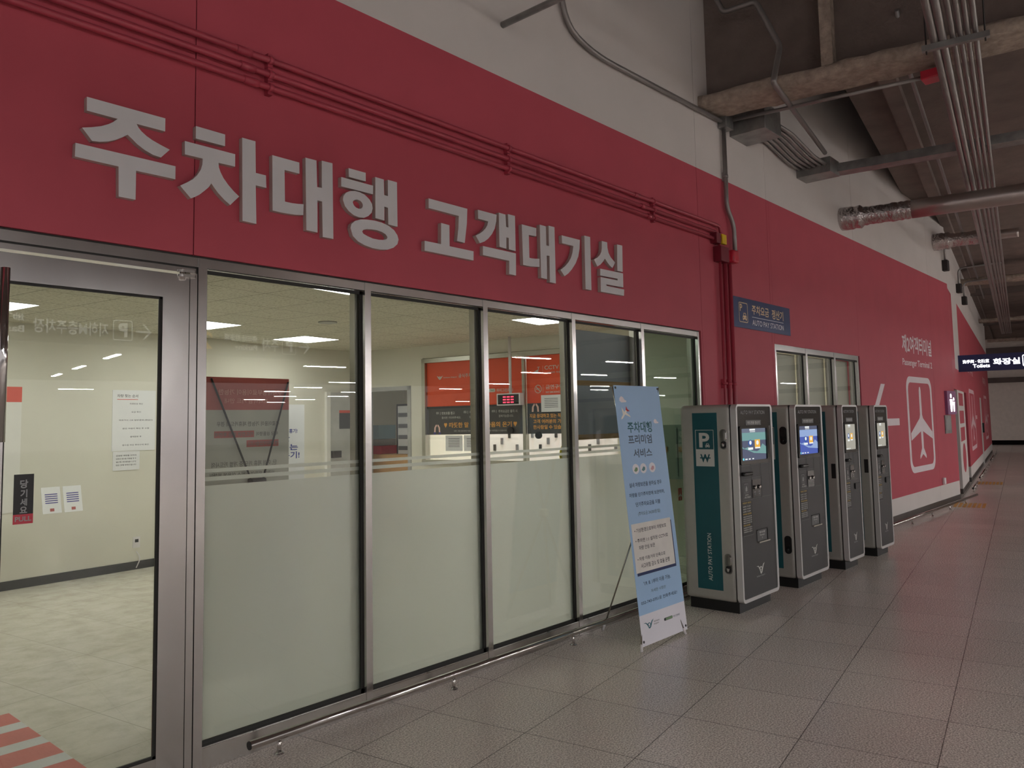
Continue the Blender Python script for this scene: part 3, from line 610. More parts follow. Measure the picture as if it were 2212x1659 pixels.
for t, x0, x1, z0, z1, b in (('01 |', -0.705, -0.632, 1.688, 1.73, .02), ('번호표를 뽑고', -0.61, -0.382, 1.69, 1.729, .014), ('잠시만 기다려주세요.', -0.611, -0.276, 1.63, 1.662, .006), ('02 |', -0.226, -0.155, 1.694, 1.735, .02), ('차량번호를', -0.13, 0.06, 1.694, 1.732, .014), ('말씀해주세요.', -0.13, 0.09, 1.632, 1.664, .006), ('03 |', 0.244, 0.318, 1.695, 1.735, .02), ('주차요금은 출차 시', 0.35, 0.65, 1.695, 1.735, .012), ('결제가능합니다.', 0.353, 0.59, 1.636, 1.67, .006), ('바쁜, 위험 업무중에 직원에게 상냥하게 대해주세요 서로 따뜻함을 수 있습니다!', -0.397, 0.478, 1.446, 1.47, .004), ('CCTV', 1.082, 1.294, 2.238, 2.29, .012), ('카메라 작동중', 1.13, 1.36, 2.185, 2.21, .008), ('금연구역', 1.094, 1.35, 1.982, 2.04, .012), ('NO SMOKING', 1.094, 1.30, 1.932, 1.957, .012)):
    m.text(FR, t, x0, z0, x1, z1, d, 'decal_white', b)
for t, x0, x1, z0, z1 in (('따뜻한 말 한마디 마음의 온기', -0.482, 0.558, 1.505, 1.578), ('지금 응대하고 있는 직원은', 0.84, 1.40, 1.615, 1.67), ('고객 여러분의 가족중', 0.895, 1.42, 1.542, 1.597), ('한사람일 수 있습니다', 0.893, 1.42, 1.468, 1.523)): m.text(FR, t, x0, z0, x1, z1, d, 'gold_ink', 0.024)
heart = [(0, -1), (-0.9, 0.1), (-1, 0.55), (-0.7, 0.95), (-0.3, 0.95), (0, 0.6), (0.3, 0.95), (0.7, 0.95), (1, 0.55), (0.9, 0.1)]
for hx in (-0.543, 0.614): m.poly(FR, [[(hx+x*0.027, 1.54+z*0.034) for x, z in heart]], d, 'gold_ink', 0.0004)
for hx, hz in ((-0.694, 1.49), (0.93, 1.74)):
    for sx in (-1, 1):
        m.poly(FR, [[(hx+sx*x, hz+z) for x, z in ((0.03, -0.045), (0.055, -0.045), (0.05, 0.02), (0.022, 0.06), (0.006, 0.06), (0.006, 0.04), (0.024, 0.02))]], d, 'skin_ink', 0.0004)
        if hz < 1.6: m.rect(FR, hx+sx*0.045-0.018, hz-0.075, hx+sx*0.045+0.018, hz-0.045, d, 'violet_ink')
m.poly(FR, [ell(0.978, 1.99, 0.053, 0.055), ell(0.978, 1.99, 0.045, 0.047)[::-1]], d, 'decal_white', 0.0004); m.rect(FR, 0.945, 1.984, 1.0, 1.996, d, 'decal_white')
m.poly(FR, [[(0.94, 2.022), (0.948, 2.03), (1.016, 1.958), (1.008, 1.95)]], d, 'decal_white', 0.0004); m.rect(FR, 1.052, 1.94, 1.055, 2.04, d, 'decal_white'); m.rect(FR, 1.052, 2.2, 1.055, 2.29, d, 'decal_white')
m.poly(FR, [[(0.93, 2.19), (0.99, 2.22), (0.98, 2.245), (0.92, 2.215)]], d, 'decal_white', 0.0004); m.text(FR, 'T', 0.97, 2.24, 1.01, 2.28, d, 'decal_white', 0.02)
m.build('lettering', fl)

# ================================================================== THINGS ON THE STOREFRONT WALL
ORD = [('ju', 'first'), ('cha', 'second'), ('dae', 'third'), ('haeng', 'fourth'), ('go', 'fifth'), ('gaek', 'sixth'), ('dae2', 'seventh'), ('gi', 'eighth'), ('sil', 'last')]
LOOK = {'ju': '주, largest and leftmost', 'cha': '차, right of 주', 'dae': '대 between 차 and 행', 'haeng': '행 with two rings', 'go': '고 after the gap', 'gaek': '객 right of 고', 'dae2': '대 between 객 and 기', 'gi': '기 before the last one', 'sil': '실, rightmost of the sign'}
for k, o in ORD:
    m = MB()
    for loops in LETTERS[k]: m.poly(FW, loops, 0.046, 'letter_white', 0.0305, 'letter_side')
    tag(m.build('sign_letter'), 'raised white Korean letter %s on the red wall' % LOOK[k], 'letter', 'raised letters of the storefront sign')

def clampband(parent, p, ax, r, mt, name='clamp'):
    m = MB(); p = Vector(p); a = Vector(ax).normalized(); m.tube([p-a*0.012, p+a*0.012], r*1.35, mt, 12)
    m.box(p.x-0.014, p.y, p.z-r*2.2, p.x+0.014, -0.016, p.z+r*2.2, mt); m.build(name, parent)
for i, (z, xe, nm) in enumerate(((3.460, 7.12, 'topmost'), (3.384, 7.02, 'middle'), (3.315, 7.00, 'lowest'))):
    t = thing('conduit', 'red painted conduit above the sign letters, %s of the three' % nm, 'conduit', (3.5, -0.05, z), 'red conduits above the sign')
    m = MB()
    if i == 0: m.tube(bend([(-2.5, -0.05, z), (xe, -0.05, z), (xe+0.02, -0.05, 3.39)], 0.06), 0.0165, 'pipe_red', 12)
    else: m.tube([(-2.5, -0.05, z), (xe, -0.05, z)], 0.0165, 'pipe_red', 12)
    m.build('pipe', t)
    for x in (2.15, 4.0, 5.9): clampband(t, (x, -0.05, z), (1, 0, 0), 0.0165, 'pipe_red')
    m = MB()
    for x in (2.0+0.02*i, 5.62+0.1*i): m.tube([(x-0.04, -0.05, z), (x+0.04, -0.05, z)], 0.021, 'pipe_red', 12)
    m.build('coupling', t)
m = MB(); m.bevbox(6.985, -0.085, 3.268, 7.075, -0.015, 3.372, 'box_maroon', 0.004); b = m.build('switch_box'); tag(b, 'small square wall box where the three red conduits end, yellow cover', 'box')
m = MB(); m.bevbox(7.10, -0.088, 3.275, 7.19, -0.055, 3.372, 'tape_yellow', 0.004); m.box(7.075, -0.075, 3.30, 7.12, -0.03, 3.35, 'box_maroon'); m.build('cover_plate', b)
m = MB(); m.bevbox(7.035, -0.10, 3.095, 7.205, -0.015, 3.245, 'box_maroon', 0.005); b = m.build('alarm_box'); tag(b, 'dark red box with a glossy red strobe on the tall conduit', 'alarm')
m = MB(); m.bevbox(7.25, -0.13, 3.105, 7.37, -0.03, 3.235, 'alarm_red', 0.02); m.box(7.2, -0.09, 3.12, 7.26, -0.03, 3.22, 'alarm_red'); m.build('strobe_lens', b)
t = thing('conduit', 'tall grey conduit dropping from the ceiling box to the red strobe', 'conduit', (7.26, -0.05, 3.25)); m = MB()
m.tube(bend([(7.30, -0.05, 4.52), (7.30, -0.05, 3.68), (7.42, -0.06, 3.52), (7.42, -0.06, 3.22)], 0.08), 0.022, 'conduit_grey', 12); m.build('pipe', t)
clampband(t, (7.30, -0.05, 4.0), (0, 0, 1), 0.02, 'conduit_grey')
for i, (x, nm) in enumerate(((7.10, 'left'), (7.20, 'middle'), (7.305, 'right'))):
    t = thing('conduit', 'red vertical conduit below the strobe box, %s of the three behind the pay machine' % nm, 'conduit', (x, -0.05, 0), 'red vertical conduits behind the pay machines'); m = MB()
    m.tube([(x, -0.05, 0.02), (x, -0.05, 3.10 if i else 3.28)], 0.021 if i else 0.013, 'pipe_red', 12); m.build('pipe', t)
    clampband(t, (x, -0.05, 1.9), (0, 0, 1), 0.02, 'pipe_red')

# blue sign of the pay station
t = thing('wall_sign', 'blue metal sign reading AUTO PAY STATION above the machines', 'sign', (8.08, -0.03, 2.48)); m = MB()
m.fbox(FW, 7.345, 2.485, 8.812, 2.797, 0.0155, 0.030, 'sign_blue'); m.build('sign_panel', t); m = MB(); d = 0.0312
m.poly(FW, [rrect(7.513, 2.542, 7.715, 2.748, 0.02), rrect(7.521, 2.55, 7.707, 2.74, 0.016)[::-1]], d, 'sign_gold', 0.0006)
m.text(FW, 'P', 7.535, 2.655, 7.59, 2.73, d, 'sign_gold', 0.03)
def caricon(F, x0, z0, w, h, d, mt, hole, m):
    P = lambda q: [(x0+x*w, z0+z*h) for x, z in q]
    m.poly(F, [P([(0.0, 0.12), (0.0, 0.5), (0.14, 0.62), (0.25, 1), (0.75, 1), (0.86, 0.62), (1, 0.5), (1, 0.12)]), P([(0.25, 0.64), (0.33, 0.9), (0.67, 0.9), (0.75, 0.64)])[::-1]], d, mt, 0.0005)
    m.poly(F, [P([(0.05, 0), (0.25, 0), (0.25, 0.15), (0.05, 0.15)])], d, mt, 0.0005); m.poly(F, [P([(0.75, 0), (0.95, 0), (0.95, 0.15), (0.75, 0.15)])], d, mt, 0.0005)
    m.poly(F, [[(x0+w*(0.2+0.05*cos(a)*2), z0+h*(0.36+0.1*sin(a))) for a in [2*pi*i/10 for i in range(10)]]], d+0.0008, hole, 0.0004); m.poly(F, [[(x0+w*(0.8+0.1*cos(a)), z0+h*(0.36+0.1*sin(a))) for a in [2*pi*i/10 for i in range(10)]]], d+0.0008, hole, 0.0004)
caricon(FW, 7.595, 2.565, 0.095, 0.078, d, 'sign_gold', 'sign_blue', m)
m.text(FW, '주차요금', 7.818, 2.645, 8.24, 2.745, d, 'sign_gold', 0.014); m.text(FW, '정산기', 8.318, 2.637, 8.622, 2.742, d, 'sign_gold', 0.014)
m.rect(FW, 7.817, 2.612, 8.62, 2.618, d, 'sign_silver'); m.text(FW, 'AUTO PAY STATION', 7.82, 2.530, 8.622, 2.588, d, 'sign_silver', 0.006); m.build('lettering', t)

# foot rails
def kick_rail(name_label, pts_bar, posts, nrm, hgt=0.085, r=0.021):
    t = thing('foot_rail', name_label, 'rail', (pts_bar[0][0], pts_bar[0][1], 0), 'steel foot rails along the wall')
    m = MB(); m.tube([(p[0], p[1], hgt) for p in pts_bar], r, 'rail_steel', 16); b = m.build('rail_bar', t)
    m = MB()
    for a, c in ((pts_bar[0], pts_bar[1]), (pts_bar[-1], pts_bar[-2])):
        q = (Vector(a)-Vector(c)).normalized(); p = Vector((a[0], a[1], hgt)); m.tube([p, p+Vector((q.x, q.y, 0))*0.004], r*0.92, 'black', 14)
    m.build('end_cap', b)
    for p in posts:
        m = MB(); m.tube([(p[0], p[1], 0.004), (p[0], p[1], hgt-r*0.6)], 0.011, 'rail_steel', 12); q = m.build('post', t)
        m = MB(); m.tube([(p[0], p[1], 0.0), (p[0], p[1], 0.004), (p[0], p[1], 0.010)], [0.026, 0.026, 0.014], 'chrome', 16); m.build('flange', q)
kick_rail('long steel foot rail along the glass front, beside the door', [(2.022, -0.109), (6.60, -0.109)], [(2.179+1.169*i, -0.109) for i in range(4)], 0)
kick_rail('steel foot rail below the airplane sign, past the last pay machine', [(9.95, -0.235), (16.45, -0.25)], [(10.2+1.08*i, -0.238) for i in range(6)], 0)
a = [FS.p(s, 0, 0.15) for s in (1.5, 3.3)]; kick_rail('short steel foot rail on the side wall between the two doorways', [(p.x, p.y) for p in a], [(FS.p(s, 0, 0.15).x, FS.p(s, 0, 0.15).y) for s in (1.7, 2.4, 3.1)], 0)
a = [FS.p(s, 0, 0.15) for s in (4.6, 11.1)]; kick_rail('steel foot rail on the side wall past the second doorway', [(p.x, p.y) for p in a], [(FS.p(s, 0, 0.15).x, FS.p(s, 0, 0.15).y) for s in (4.9, 6.1, 7.3, 8.5, 9.7, 10.9)], 0)
a = [FS.p(s, 0, 0.15) for s in (12.5, 20.0)]; kick_rail('farthest steel foot rail, at the end of the side wall', [(p.x, p.y) for p in a], [(FS.p(s, 0, 0.15).x, FS.p(s, 0, 0.15).y) for s in (12.8, 14.2, 15.6, 17.0, 18.4, 19.8)], 0)
for nm, u0, w0 in (('before the first doorway', 14.72, 2.70), ('before the second doorway', 19.75, 2.86)):
    m = MB(); F = Fr(UW(u0, w0), GV, HV*-1)
    for i in range(7): m.fbox(F, 0.02, 0.04+0.07*i-0.3, 0.75, 0.085+0.07*i-0.3, 0, 0.004, 'tactile')
    tag(m.build('tactile_tile'), 'yellow ribbed tactile floor tile %s' % nm, 'floor tile')

# ================================================================== PAY MACHINES
WING = [[(-1, 0.95), (-0.72, 0.80), (-0.42, 0.30), (-0.25, -0.35), (-0.1, -0.72), (0.06, -0.75), (0.22, -0.5), (0.42, 0.1), (0.62, 0.62), (1.0, 1.05), (0.72, 0.86), (0.45, 0.45), (0.30, 0.0), (0.22, 0.25), (0.05, 0.42), (-0.12, 0.36), (-0.22, 0.15), (-0.30, 0.42), (-0.52, 0.75)]]
def logo(F, cx, cz, w, h, d, mt, m):
    P = lambda q: [(cx+x*w/2, cz+z*h/2) for x, z in q]
    m.poly(F, [P([(-1, 0.65), (-0.55, 0.45), (-0.3, -0.1), (-0.05, -0.95), (0.12, -1.0), (0.35, -0.75), (0.55, -0.1), (0.75, 0.55), (1.0, 1.0), (0.62, 0.75), (0.4, 0.2), (0.22, -0.45), (0.06, -0.62), (-0.08, -0.35), (-0.28, 0.35), (-0.55, 0.68)])], d, mt, 0.0004)
    m.poly(F, [P(ell(0.05, 0.05, 0.3, 0.42, 16)), P(ell(0.08, 0.0, 0.17, 0.26, 16))[::-1]], d, mt, 0.0004)
def kiosk(x0, x1, yf, label, screen, slim, front_lock, scr):
    yb = yf+0.515; W = x1-x0; zb, zt = 0.088, 1.678; k = W/0.695
    t = thing('pay_machine', label, 'pay machine', ((x0+x1)/2, (yf+yb)/2, 0), 'auto pay machines along the red wall')
    m = MB(); m.box(x0+0.045, yf+0.058, 0, x1-0.06, yb-0.02, 0.1, 'plinth_black'); m.build('plinth', t)
    m = MB(); m.bevbox(x0, yf+0.055, zb, x1, yb, zt, 'kiosk_silver', 0.034, 4); bd = m.build('housing', t)
    m = MB(); m.bevbox(x0+0.004, yf+0.05, zb+0.004, x1-0.004, yf+0.06, zt-0.004, 'black', 0.002, 1); m.build('seam', bd)
    F = Fr((x0, yf, 0), (1, 0, 0), (0, 0, 1))
    m = MB(); m.poly(F, [rrect(0, zb, W, zt, 0.045, 6)], 0.0, 'kiosk_frame', 0.0); m2 = loops_mesh([rrect(0, zb, W, zt, 0.045, 6), rrect(0.022, zb+0.028, W-0.032*k, zt-0.018, 0.02, 5)[::-1]], 0.05)
    m = MB(); m.merge(m2, F.mat(0, 0, -0.025), 'kiosk_frame'); m.build('front_frame', t)
    X0, X1 = 0.016, W-0.028*k
    fx = lambda x: (x-5.985)*k                                  # first machine's measures, narrowed for the slim ones
    m = MB(); m.fbox(F, X0, zb+0.02, X1, 1.50, -0.02, -0.006, 'black_satin')
    m.quadbox([F.p(X0, 1.495, -0.02), F.p(X1, 1.495, -0.02), F.p(X1, 1.495, -0.006), F.p(X0, 1.495, -0.006), F.p(X0, 1.665, -0.06), F.p(X1, 1.665, -0.06), F.p(X1, 1.665, -0.004), F.p(X0, 1.665, -0.004)], 'black_gloss')
    fp = m.build('front_panel', t)
    m = MB(); m.text(F, 'AUTO PAY STATION', fx(6.071), 1.595, fx(6.535), 1.626, -0.0035, 'decal_grey', 0.004)
    m.rect(F, fx(6.166), 1.503, fx(6.456), 1.546, -0.0040, 'line_grey'); m.text(F, '카드전용 정산기', fx(6.195), 1.511, fx(6.43), 1.537, -0.0032, 'decal_white', 0.02)
    logo(F, fx(6.334), 0.318, 0.155*k, 0.085, -0.0048, 'decal_white', m); m.text(F, 'Incheon Airport', fx(6.253), 0.252, fx(6.412), 0.272, -0.0048, 'decal_grey', 0.012); m.build('lettering', fp)
    # screen in a deep frame
    zs0, zs1 = (1.215, 1.477)
    m = MB(); sx0, sx1 = fx(6.052), fx(6.53)
    fl = [rrect(sx0-0.03*k, zs0-0.03, sx1+0.05*k, zs1+0.02, 0.012, 3), rrect(sx0, zs0, sx1, zs1, 0.006, 2)[::-1]]
    m.poly(F, fl, 0.012, 'black_gloss', 0.018); m.build('screen_frame', t)
    m = MB(); m.fbox(F, sx0-0.005, zs0-0.005, sx1+0.005, zs1+0.005, -0.005, -0.002, scr[0]); sc = m.build('screen', t)
    m = MB(); w = sx1-sx0; D = -0.0012; R = lambda a, b, c, e, mt, dd=0: m.rect(F, sx0+a*w, zs0+b*0.262, sx0+c*w, zs0+e*0.262, D+dd, mt)
    R(0, 0.62, 1, 0.87, scr[1]); R(0, 0.86, 1, 1.0, scr[2]); R(0.36, 0.93, 0.58, 0.985, 'screen_white', 0.0004); R(0.37, 0.885, 0.58, 0.905, 'screen_white', 0.0004)
    R(0.55, 0.36, 0.76, 0.64, 'screen_gold', 0.0006); R(0.56, 0.355, 0.76, 0.40, 'screen_white', 0.001); R(0.28, 0.33, 0.47, 0.40, 'screen_white', 0.001)
    m.poly(F, [[(sx0+w*(0.375+0.085*cos(a)), zs0+0.262*(0.54+0.1*sin(a))) for a in [2*pi*i/16 for i in range(16)]]], D+0.0006, 'screen_icon', 0.0004)
    m.poly(F, [[(sx0+w*(0.375+0.045*cos(a)), zs0+0.262*(0.55+0.065*sin(a))) for a in [2*pi*i/16 for i in range(16)]]], D+0.001, 'screen_white', 0.0004); m.poly(F, [[(sx0+w*(0.655+0.05*cos(a)), zs0+0.262*(0.54+0.07*sin(a))) for a in [2*pi*i/16 for i in range(16)]]], D+0.001, 'screen_white', 0.0004)
    m.poly(F, [[(sx0+w*x, zs0+0.262*z) for x, z in ((0.0, 0.48), (0.14, 0.38), (0.3, 0.42), (0.5, 0.22), (0.72, 0.30), (0.86, 0.5), (1, 0.4), (1, 0.17), (0.6, 0.27), (0.25, 0.33), (0, 0.40))]], D+0.0002, scr[1], 0.0004)
    R(0.02, 0.015, 0.11, 0.08, 'screen_cyan', 0.0006); R(0.15, 0.025, 0.24, 0.06, 'screen_white', 0.0006); R(0.29, 0.025, 0.36, 0.06, 'screen_white', 0.0006); R(0.43, 0.025, 0.49, 0.06, 'screen_white', 0.0006); m.build('screen_picture', sc)
    # slots and buttons under the screen
    m = MB()
    for a, b, c, e in ((6.05, 1.06, 6.217, 1.176), (6.235, 1.069, 6.404, 1.181), (6.421, 0.90, 6.588, 1.181), (6.05, 0.91, 6.222, 1.05), (6.235, 0.90, 6.40, 1.06)):
        m.poly(F, [rrect(fx(a), c*0+b, fx(c), e, 0.006, 2), rrect(fx(a)+0.003, b+0.003, fx(c)-0.003, e-0.003, 0.005, 2)[::-1]], -0.0045, 'line_grey', 0.0006)
    m.build('panel_outline', fp)
    m = MB(); m.bevbox(x0+fx(6.045), yf-0.03, 1.095, x0+fx(6.20), yf+0.01, 1.125, 'black_gloss', 0.01); m.box(x0+fx(6.06), yf-0.034, 1.107, x0+fx(6.185), yf-0.02, 1.112, 'black'); m.build('card_slot', t)
    m = MB(); m.fbox(F, fx(6.238), 0.905, fx(6.398), 1.055, -0.006, -0.001, 'black_gloss'); cp = m.build('coin_panel', t)
    for cx in (6.276, 6.361):
        m = MB(); m.tube([F.p(fx(cx), 0.99, -0.002), F.p(fx(cx), 0.99, 0.010), F.p(fx(cx), 0.99, 0.014)], [0.016*k, 0.016*k, 0.010*k], 'chrome', 14); m.build('coin_button', cp)
    m = MB()
    for cx in (6.276, 6.361): m.rect(F, fx(cx)-0.014*k, 0.948, fx(cx)+0.014*k, 0.955, -0.0003, 'decal_grey'); m.rect(F, fx(cx)-0.010*k, 0.928, fx(cx)+0.010*k, 0.938, -0.0003, 'decal_grey')
    m.build('lettering', cp)
    m = MB(); m.poly(F, [rrect(fx(6.089), 0.954, fx(6.163), 1.028, 0.008, 2), rrect(fx(6.092), 0.957, fx(6.16), 1.025, 0.006, 2)[::-1]], -0.0042, 'decal_grey', 0.0004); m.poly(F, [[(fx(6.11), 0.965), (fx(6.145), 0.968), (fx(6.145), 0.995), (fx(6.125), 1.015), (fx(6.11), 0.99)]], -0.0042, 'decal_grey', 0.0004)
    m.text(F, '카드 투입구', fx(6.09), 0.912, fx(6.2), 0.926, -0.0042, 'decal_white', 0.02); m.text(F, '신용카드', fx(6.1), 0.932, fx(6.165), 0.944, -0.0042, 'decal_white', 0.02); m.build('card_pictogram', fp)
    m = MB(); m.poly(F, [rrect(fx(6.034), 0.611, fx(6.233), 0.895, 0.004, 2)], -0.0035, 'black', 0.0006); m.poly(F, [rrect(fx(6.034), 0.611, fx(6.233), 0.895, 0.004, 2), rrect(fx(6.038), 0.615, fx(6.229), 0.891, 0.004, 2)[::-1]], -0.003, 'line_grey', 0.0006); il = m.build('info_label', t)
    m = MB()
    rows = [(0.868, '무인정산기 이용안내', 1, 0.15)]+[(0.842-0.020*i, '요금정산  카드결제', 0, 0.14) for i in range(3)]+[(0.780, '주차요금 정산방법', 1, 0.15)]+[(0.760-0.0165*i, '차량번호 4자리 입력 후 결제', 0, 0.155) for i in range(4)]+[(0.690, '이용시 유의사항', 1, 0.12)]+[(0.672-0.0165*i, '영수증을 받으시기 바랍니다', 0, 0.155) for i in range(3)]
    for z, tx, g, wd in rows: m.text(F, tx, fx(6.046), z, fx(6.046+wd), z+(0.014 if g else 0.0105), -0.0022, 'decal_yellow' if g else 'decal_white', 0.02)
    m.build('lettering', il)
    m = MB(); a, b = fx(6.288), fx(6.48)
    if not slim:
        m.fbox(F, a, 0.545, b, 0.632, -0.004, -0.002, 'line_grey'); m.fbox(F, b, 0.545, b+0.012, 0.632, -0.004, 0.004, 'black'); m.fbox(F, a, 0.632, b+0.012, 0.638, -0.004, 0.004, 'black'); m.fbox(F, a-0.004, 0.533, b+0.016, 0.543, -0.004, 0.018, 'rod_metal'); tr = m.build('receipt_tray', t)
        m = MB(); m.text(F, '영수증', a+0.04, 0.605, b-0.04, 0.622, -0.0012, 'decal_white', 0.02); m.text(F, 'Receipt', a+0.05, 0.582, b-0.05, 0.598, -0.0012, 'decal_white', 0.01); m.poly(F, [[((a+b)/2-0.012, 0.573), ((a+b)/2+0.012, 0.573), ((a+b)/2, 0.557)]], -0.0012, 'decal_grey', 0.0004); m.build('lettering', tr)
    else:
        m.fbox(F, fx(6.40), 0.80, fx(6.62), 0.86, -0.004, 0.006, 'black'); m.build('receipt_tray', t)
    # left side: teal band, pictograms, two locks
    G = Fr((x0, 0, 0), (0, -1, 0), (0, 0, 1)); e = -yf-0.69
    m = MB(); m.fbox(G, 0.295+e, 0.174, 0.520+e, 1.613, -0.01, 0.0008, 'teal'); tb = m.build('side_band', t)
    m = MB(); D = 0.0016; q0, q1 = 0.319+e, 0.486+e
    m.poly(G, [[(q0, 1.172), (q1, 1.172), (q1, 1.472), (q0, 1.472)], [(q0+0.004, 1.312), (q1-0.004, 1.312), (q1-0.004, 1.468), (q0+0.004, 1.468)][::-1]], D, 'decal_white', 0.0006)
    m.text(G, 'P', 0.353+e, 1.327, 0.447+e, 1.448, D, 'decal_white', 0.03); caricon(G, 0.408+e, 1.327, 0.04, 0.034, D+0.0002, 'decal_white', 'teal', m)
    m.text(G, 'W', 0.360+e, 1.205, 0.448+e, 1.272, D+0.0012, 'teal', 0.03); m.rect(G, 0.356+e, 1.236, 0.452+e, 1.246, D+0.0016, 'teal')
    T = Fr(G.p(0.430+e, 0.245, D), (0, 0, 1), (0, 1, 0)); m.text(T, 'AUTO PAY STATION', 0, 0, 0.381, 0.036, 0, 'decal_white', 0.006); m.build('lettering', tb)
    if front_lock:
        for zc, zr in ((1.394, 0.082), (0.393, 0.081)):
            m = MB(); m.poly(G, [rrect(0.540+e, zc-zr, 0.606+e, zc+zr, 0.03, 6)], 0.004, 'chrome' if front_lock == 1 else 'black_gloss', 0.008); lk = m.build('lock_plate', t)
            m = MB(); m.poly(G, [rrect(0.549+e, zc-zr*0.15, 0.597+e, zc+zr*0.86, 0.023, 6)], 0.012, 'chrome' if front_lock == 1 else 'black', 0.010); m.build('lock_lever', lk)
            m = MB(); m.poly(G, [rrect(0.552+e, zc-zr*0.88, 0.594+e, zc-zr*0.2, 0.014, 6)], 0.0095, 'black', 0.002); m.tube([G.p(0.573+e, zc-zr*0.72, 0.008), G.p(0.573+e, zc-zr*0.35, 0.012)], 0.012, 'chrome' if front_lock == 1 else 'black_gloss', 12); m.build('key_cover', lk)
    else:
        m = MB(); m.poly(G, [rrect(0.556+e, 1.0-0.075, 0.600+e, 1.0+0.075, 0.004, 3)], 0.001, 'black', 0.004); m.build('lock_plate', t)
    return t
kiosk(5.985, 6.680, -0.690, 'wide grey pay machine nearest the blue banner, chrome side locks', 0, False, 1, ('screen_slate', 'screen_teal', 'screen_grey'))
kiosk(7.190, 7.865, -0.686, 'wide grey pay machine with a bright blue screen, second in the row', 0, False, 2, ('screen_blue', 'screen_sky', 'screen_slate'))
kiosk(8.325, 8.800, -0.720, 'slim grey pay machine with pale screen, third in the row', 0, True, 0, ('screen_pale', 'screen_pale', 'screen_pale'))
kiosk(9.300, 9.780, -0.735, 'slim grey pay machine at the far end, beside the airplane sign', 0, True, 0, ('screen_pale', 'screen_pale', 'screen_pale'))

# ================================================================== BLUE STANDING BANNER
t = thing('standing_banner', 'light blue standing banner beside the first pay machine', 'banner', (4.97, -0.57, 0))
B0, B1 = Vector((4.683, -0.573, 0.025)), Vector((4.700, -0.385, 1.818))
FB1 = Fr(B0, (1, -0.01, 0), B1-B0); bw, bh = 0.60, (B1-B0).length
m = MB(); m.fbox(FB1, 0, 0.203, bw, bh, -0.0012, 0, 'banner_blue'); m.fbox(FB1, 0, 0, bw, 0.203, -0.0012, 0, 'banner_white'); sh = m.build('banner_sheet', t)
m = MB(); d = 0.0006
def T_(t, x0, z0, x1, z1, mt, b=0.012): m.text(FB1, t, x0, z0, x1, z1, d, mt, b)
T_('주차대행', 0.118, 1.457, 0.44, 1.537, 'teal_ink', 0.02); T_('프리미엄', 0.11, 1.375, 0.42, 1.442, 'slate_ink', 0.02); T_('서비스', 0.157, 1.277, 0.402, 1.34, 'slate_ink', 0.02)
for x, mt in ((0.174, 'car_green'), (0.273, 'car_teal'), (0.392, 'car_pink')):
    m.poly(FB1, [ell(x-0.01, 1.197, 0.043, 0.036)], d, 'banner_white', 0.0004); m.poly(FB1, [[(x-0.035, 1.185), (x-0.01, 1.21), (x+0.012, 1.205), (x+0.012, 1.187), (x-0.012, 1.176)]], d+0.0005, mt, 0.0004)
T_('실내 차량보관을 원하실 경우', 0.058, 1.07, 0.485, 1.102, 'navy_ink', 0.014); T_('차량을 단기주차장에 보관하며,', 0.043, 1.0, 0.51, 1.03, 'navy_ink', 0.014); T_('단기주차요금을 지불', 0.112, 0.932, 0.435, 0.963, 'navy_ink', 0.014); T_('(주차요금 24,000원/일)', 0.128, 0.864, 0.42, 0.895, 'slate_ink', 0.006)
m.rect(FB1, 0.036, 0.463, 0.552, 0.80, d, 'navy_ink'); m.rect(FB1, 0.024, 0.483, 0.54, 0.818, d+0.0006, 'cream'); d = 0.0018
for tx, x0, z0, x1, z1 in (('• 기상환경으로부터 차량보호', 0.055, 0.755, 0.475, 0.784), ('• 주차면 1:1 설치된 CCTV로', 0.055, 0.685, 0.483, 0.713), ('차량 안심 보관', 0.088, 0.635, 0.295, 0.664), ('• 차량 이동거리 단축으로', 0.055, 0.562, 0.42, 0.588), ('사고위험 감소 및 효율 운행', 0.09, 0.51, 0.467, 0.542)): T_(tx, x0, z0, x1, z1, 'black_ink', 0.012)
d = 0.0006; T_("'19. 8. 1부터 이용 가능.", 0.098, 0.39, 0.455, 0.421, 'navy_ink'); T_('자세한 사항은', 0.18, 0.333, 0.375, 0.355, 'slate_ink', 0.004); T_('032-743-0751로 전화주세요!', 0.041, 0.269, 0.515, 0.294, 'navy_ink')
logo(FB1, 0.106, 0.13, 0.13, 0.055, d, 'teal_ink', m); T_('Incheon', 0.17, 0.133, 0.242, 0.146, 'ink_grey'); T_('Airport', 0.166, 0.113, 0.233, 0.128, 'ink_grey')
m.poly(FB1, [rrect(0.303, 0.115, 0.418, 0.134, 0.009)], d, 'black_ink', 0.0004); m.poly(FB1, [rrect(0.325, 0.117, 0.416, 0.132, 0.007)], d+0.0006, 'car_green', 0.0004); T_('하이그린파킹', 0.427, 0.117, 0.517, 0.131, 'slate_ink')
for x, z, k in ((0.10, 1.70, 1.0), (0.51, 1.537, 0.75)): m.poly(FB1, [[(x+a*0.046*k, z+b*0.022*k) for a, b in ((-1, -0.4), (-0.9, 0.5), (-0.4, 1.1), (0.1, 0.7), (0.4, -0.1), (0.9, -0.4), (0.8, -0.9), (-0.5, -1))]], d, 'cloud_pink', 0.0004)
